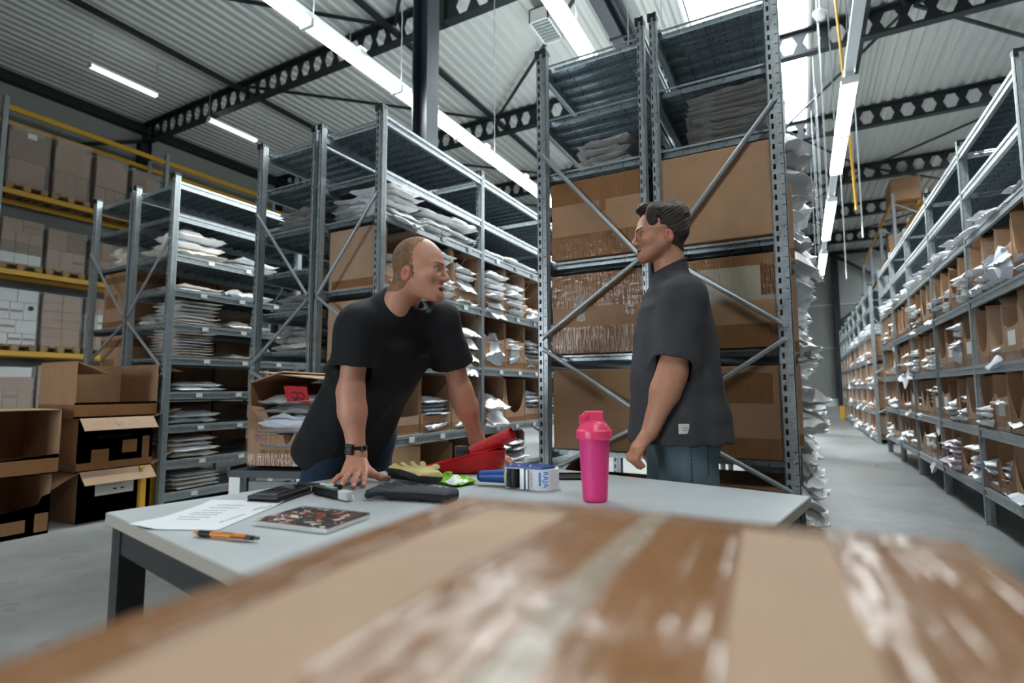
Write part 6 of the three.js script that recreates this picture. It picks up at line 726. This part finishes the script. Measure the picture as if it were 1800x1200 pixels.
{ // the standing man
  const lerp3 = (a, b, t) => [lerp(a[0], b[0], t), lerp(a[1], b[1], t), lerp(a[2], b[2], t)];
  const F = [-0.87, 0, 0.49], Lf = [0.49, 0, 0.87];   // forward, and his left (toward the camera)
  const C0 = [-0.45, 0, -2.24], pt = (fw, lf, y) => [C0[0] + F[0] * fw + Lf[0] * lf, y, C0[2] + F[2] * fw + Lf[2] * lf];
  const P = pt(0.0, 0, 0.9), Q = pt(0.005, 0, 1.525), HD = [-0.495, 1.686, -2.203];
  const shN = pt(0.018, 0.172, 1.405), elN = [-0.425, 1.108, -2.028], wrN = [-0.503, 0.893, -1.99], shF = pt(0, -0.175, 1.41), elF = pt(-0.03, -0.24, 1.12), wrF = pt(0.06, -0.22, 0.88);
  const tr = trunk(P, Q, Lf, [[-0.092, 0.222, 0.192, 0.0], [0.05, 0.212, 0.184], [0.23, 0.2, 0.172, 0.005], [0.55, 0.195, 0.155, 0.006], [0.75, 0.195, 0.13, 0.008], [0.85, 0.165, 0.102, 0.01], [0.94, 0.1, 0.08, 0.01], [1.0, 0.076, 0.073, 0.012], [1.13, 0.069, 0.069, 0.014]], 2.4);
  const hipN = pt(0.0, 0.08, 0.88), hipF = pt(0.0, -0.08, 0.88), knN = pt(0.02, 0.11, 0.48), knF = pt(0.02, -0.11, 0.48), anN = pt(-0.02, 0.12, 0.09), anF = pt(-0.02, -0.12, 0.09), seN = lerp3(shN, elN, 0.84), seF = lerp3(shF, elF, 0.84), neckTop = pt(0.03, 0, 1.58);
  const K2 = [[-0.552, 0.838, -1.957], [-0.545, 0.836, -1.946], [-0.533, 0.833, -1.94], [-0.522, 0.836, -1.94]], mid = [[-0.578, 0.803, -1.968], [-0.57, 0.798, -1.95], [-0.556, 0.795, -1.938], [-0.538, 0.8, -1.932]], tp = [[-0.548, 0.776, -1.978], [-0.542, 0.767, -1.964], [-0.53, 0.767, -1.953], [-0.518, 0.775, -1.945]], hn = [], nn = [];
  K2.forEach((k, i) => { hn.push([lerp3(wrN, k, 0.15), k, 0.0215, 0.0138], [k, mid[i], 0.0105, 0.0096], [mid[i], tp[i], 0.0094, 0.0078]); }); hn.push([wrN, lerp3(wrN, K2[1], 0.5), 0.028, 0.022]); hn.push([lerp3(wrN, K2[0], 0.2), [-0.552, 0.848, -1.985], 0.017, 0.0135], [[-0.552, 0.848, -1.985], [-0.566, 0.812, -1.99], 0.0125, 0.0105], [[-0.566, 0.812, -1.99], [-0.556, 0.785, -1.988], 0.0105, 0.009]);
  const hf2 = []; for (let i = 0; i < 4; i++) { const k = pt(0.08 - i * 0.018, -0.22, 0.8); hf2.push([lerp3(wrF, k, 0.15), k, 0.021, 0.013], [k, pt(0.085 - i * 0.018, -0.215, 0.76), 0.01, 0.009], [pt(0.085 - i * 0.018, -0.215, 0.76), pt(0.07 - i * 0.018, -0.205, 0.725), 0.009, 0.0078]); } hf2.push([lerp3(wrF, pt(0.08, -0.22, 0.8), 0.2), pt(0.1, -0.2, 0.81), 0.015, 0.012], [pt(0.1, -0.2, 0.81), pt(0.105, -0.195, 0.77), 0.012, 0.009]);
  const body = [[P, lerp3(P, Q, 0.85), 0.1, 0.1], [lerp3(P, Q, 0.88), neckTop, 0.06, 0.054], [lerp3(P, Q, 0.88), shN, 0.045, 0.045], [lerp3(P, Q, 0.88), shF, 0.045, 0.045], [shN, elN, 0.055, 0.05], [elN, lerp3(elN, wrN, 0.3), 0.05, 0.05], [lerp3(elN, wrN, 0.3), wrN, 0.05, 0.032], [shF, elF, 0.05, 0.044], [elF, wrF, 0.044, 0.028], [hipN, knN, 0.075, 0.052], [knN, anN, 0.05, 0.036], [hipF, knF, 0.075, 0.052], [knF, anF, 0.05, 0.036], [anN, pt(0.08, 0.12, 0.04), 0.035, 0.025], [anF, pt(0.08, -0.12, 0.04), 0.035, 0.025]];
  const shirt = (x, y, z) => { let d = tr(x, y, z); d = smin(d, cap(x, y, z, lerp3(P, Q, 0.88), shN, 0.066, 0.064), 0.05); d = smin(d, cap(x, y, z, lerp3(P, Q, 0.88), shF, 0.066, 0.064), 0.05); d = smin(d, sleeve(x, y, z, shN, seN, 0.066, 0.077), 0.05); d = smin(d, sleeve(x, y, z, shF, seF, 0.074, 0.079), 0.05); d += folds(x, y, z, 0.9) + 0.003 * Math.sin((x * F[0] + z * F[2]) * 70 + y * 3) * sstep(1.3 - y, 0, 0.35); { const fw = (x - C0[0]) * F[0] + (z - C0[2]) * F[2]; d = smax(d, y - 1.552 + 0.5 * (fw - 0.015), 0.006); } d = Math.max(d, -cap(x, y, z, pt(0.012, 0, 1.49), pt(0.06, 0, 1.63), 0.058, 0.062)); d = Math.max(d, -sleeve(x, y, z, lerp3(shN, seN, 0.7), lerp3(shN, seN, 1.25), 0.062, 0.068)); return d; };
  const jeans = (x, y, z) => { let d = cap(x, y, z, pt(0.02, 0.07, 0.88), pt(0.02, -0.07, 0.88), 0.105, 0.105); d = smin(d, cap(x, y, z, pt(-0.035, 0.07, 0.85), pt(-0.035, -0.07, 0.85), 0.1, 0.1), 0.05); d = smin(d, sleeve(x, y, z, hipN, [anN[0], 0.07, anN[2]], 0.112, 0.1), 0.03); d = smin(d, sleeve(x, y, z, hipF, [anF[0], 0.07, anF[2]], 0.112, 0.1), 0.03); return d + folds(x, y, z, 0.9); };
  const strands = (u, v) => 0.6 * vn2(u * 128, v * 6, 128) + 0.4 * vn2(u * 40, v * 4, 40), dk = std({ color: 0x3a2c25, roughness: 0.5, map: tex(512, 128, (u, v) => mul([1, 0.96, 0.93], 0.55 + 0.6 * strands(u, v)), 0.16), bumpMap: tex(512, 128, strands, 0.16, false), bumpScale: 0.004 });
  const m2 = person({ base: [C0[0], 0, C0[2]], label: 'person with swept dark hair and glasses standing in a charcoal T-shirt', skin: 0xc58c70, body, hands: [{ prims: hn, nails: [] }, { prims: hf2, nails: [] }], face: [-0.868, -0.03, 0.495], up: [-0.03, 1, 0.0], head: HD, neck: [0, -0.17, -0.045], mouth: 0.0002, stubble: 0.5, gaze: 0, iris: 0x3d4a3c, brow: 0x33241c, shirt, shirtBox: [[-0.85, 0.8, -2.65], [-0.1, 1.64, -1.9]], shirtMat: std({ color: 0x45454a, map: T.wash, roughness: 0.92, bumpMap: T.fabric, bumpScale: 0.0006 }), jeans, jeansBox: [[-0.8, 0.04, -2.6], [-0.1, 1.06, -1.85]], jeansMat: std({ color: 0x6c8490, map: T.denim, roughness: 0.9, bumpMap: T.fabric, bumpScale: 0.0008 }), shoes: [[[anN[0], anN[2]], [F[0], F[2]]], [[anF[0], anF[2]], [F[0], F[2]]]], shoe: 0x8a8a88,
    hair(H, hf) { // swept back over the top with a lock falling to the temple
      const strand = (x, y, z) => 0.0004 * Math.sin(y * 420 + z * 270 + 9 * vn3(x * 14, y * 14, z * 10)) + 0.0026 * (vn3(x * 30, y * 150 + z * 95, z * 12) - 0.5);
      const f3 = (x, y, z) => { const X = Math.abs(x), h = hf(x, y, z), th = 0.004 + 0.016 * sstep(y, 0.03, 0.1) + 0.019 * sstep(-z, 0.02, 0.09) * sstep(y, -0.06, 0.0), low = z < -0.03 ? -0.075 + 0.018 * sstep(z, -0.08, -0.03) : lerp(-0.03, 0.022, sstep(z, -0.03, 0.0)), front = 0.066 - 0.05 * sstep(0.105 - y, 0.0, 0.03) + 0.012 * sstep(y, 0.1, 0.13); let d = Math.max(h - th - strand(x, y, z), -h - 0.003, low - y, z - front); d = smax(d, -ell(X, y, z, 0.08, -0.03, -0.01, 0.02, 0.033, 0.023), 0.006);
        const lock = Math.max(ell(X, y, z, 0.062, 0.062, 0.038, 0.016, 0.046, 0.034), -ell(X, y, z, 0.085, 0.045, 0.022, 0.016, 0.018, 0.014)); d = smin(d, lock + strand(x, y, z) * 0.8, 0.012); d = smin(d, ell(x, y, z, 0, 0.112, 0.056, 0.05, 0.02, 0.036) + strand(x, y, z), 0.02); return d; };
      { const g = surface(f3, [-0.11, -0.1, -0.14], [0.11, 0.16, 0.1], 0.0026), P2 = g.attributes.position, U = g.attributes.uv; for (let i = 0; i < P2.count; i++) { const X = P2.getX(i), y = P2.getY(i), z = P2.getZ(i), w = 0.006 * vn3(X * 30, y * 30, z * 30); U.setXY(i, y * 0.9 + z * (y > 0.09 ? 0.15 : 0.5) + Math.abs(X) * (y > 0.09 ? 0.9 : 0.1) + w, z * 0.9 - y * 0.5); } H('hair', g, dk); } } });
  // glasses
  { const gl = new THREE.Group(); gl.name = 'glasses'; m2.t.add(gl); const wire = std({ color: 0x8d8070, metalness: 0.8, roughness: 0.3 }), dark = std({ color: 0x2a2420, roughness: 0.3, metalness: 0.4 }), W = (g) => g.applyMatrix4(m2.hm).applyMatrix4(m2.mv); const rim = (s) => { const p = [[0.011, 0.02], [0.03, 0.023], [0.052, 0.02], [0.055, 0.0], [0.047, -0.02], [0.03, -0.024], [0.014, -0.016], [0.009, 0.004]].map(([a, b]) => V(s * a, b - 0.012, 0.1015 - Math.abs(a) * 0.16)); return new THREE.CatmullRomCurve3(p, true); };
    for (const s of [-1, 1]) { part('rim', W(new THREE.TubeGeometry(rim(s), 48, 0.0011, 6, true)), dark, gl); const p = rim(s).getPoints(24), m = mb(); for (let i = 1; i + 1 < p.length - 1; i++) m.quad(p[0].toArray(), p[i].toArray(), p[i + 1].toArray(), p[i + 1].toArray()); const g = m.build(); g.computeVertexNormals(); part('lens', W(g), phys({ color: 0xffffff, roughness: 0, transmission: 1, thickness: 0, ior: 1.45, side: THREE.DoubleSide }), gl); part('temple_arm', W(mb().tube([[s * 0.055, 0.004, 0.091], [s * 0.072, 0.006, 0.06], [s * 0.081, 0.004, 0.0], [s * 0.081, -0.012, -0.02], [s * 0.078, -0.03, -0.028]], 0.0012, 30, 6).build()), wire, gl); } part('bridge', W(mb().tube([[-0.01, -0.002, 0.1], [0, 0.002, 0.1035], [0.01, -0.002, 0.1]], 0.0012, 10, 6).build()), wire, gl); }
  { const cp = []; for (let i = 0; i < 30; i++) { const a = i / 30 * Math.PI * 2; cp.push(A3(pt(0.02 + 0.069 * Math.cos(a), 0.068 * Math.sin(a), 1.55 - 0.034 * Math.cos(a)))); } part('collar', new THREE.TubeGeometry(new THREE.CatmullRomCurve3(cp, true), 60, 0.0075, 8, true).applyMatrix4(m2.mv), std({ color: 0x37373b, roughness: 0.92 }), m2.t); }
  { const lab = canvasTex(128, 96, (c, w, h) => { c.fillStyle = '#d8d5ca'; c.fillRect(0, 0, w, h); c.fillStyle = '#3a3632'; c.font = 'italic 26px serif'; c.fillText('Studio', 32, 48); c.fillRect(38, 62, 60, 4); }); let p = A3(pt(0.045, 0.13, 0.905)); const n = A3(Lf); for (let i = 0; i < 80 && shirt(p.x, p.y, p.z) < 0.0015; i++) p.addScaledVector(n, 0.003); const g = rbox(0.05, 0.036, 0.0016, 0.0006, 1); const uv = new THREE.PlaneGeometry(0.048, 0.034); uv.translate(0, 0, 0.0013); const m = new THREE.Matrix4().makeBasis(A3(F).negate(), V(0, 1, 0), n).setPosition(p); const l = part('hem_label', g.applyMatrix4(m).applyMatrix4(m2.mv), M.paper, m2.t); part('label_print', uv.applyMatrix4(m).applyMatrix4(m2.mv), std({ map: lab, roughness: 0.8 }), l); }
  { const st = mb(); const side = (fw, y0, y1) => { for (let y = y0; y > y1; y -= 0.012) { const p = A3(pt(fw, 0.15, y)); for (let i = 0; i < 60 && jeans(p.x, p.y, p.z) < 0.001; i++) p.addScaledVector(A3(Lf), 0.003); st.box(p.x - 0.0015, p.x + 0.0015, y - 0.005, y + 0.003, p.z - 0.0015, p.z + 0.0015); } }; side(0.02, 0.84, 0.5); side(-0.045, 0.84, 0.74); part('seam_stitching', st.build().applyMatrix4(m2.mv), std({ color: 0x2e3f4c, roughness: 0.9 }), m2.t).userData.kind = 'stuff'; }
}
renderer.render(scene, camera);
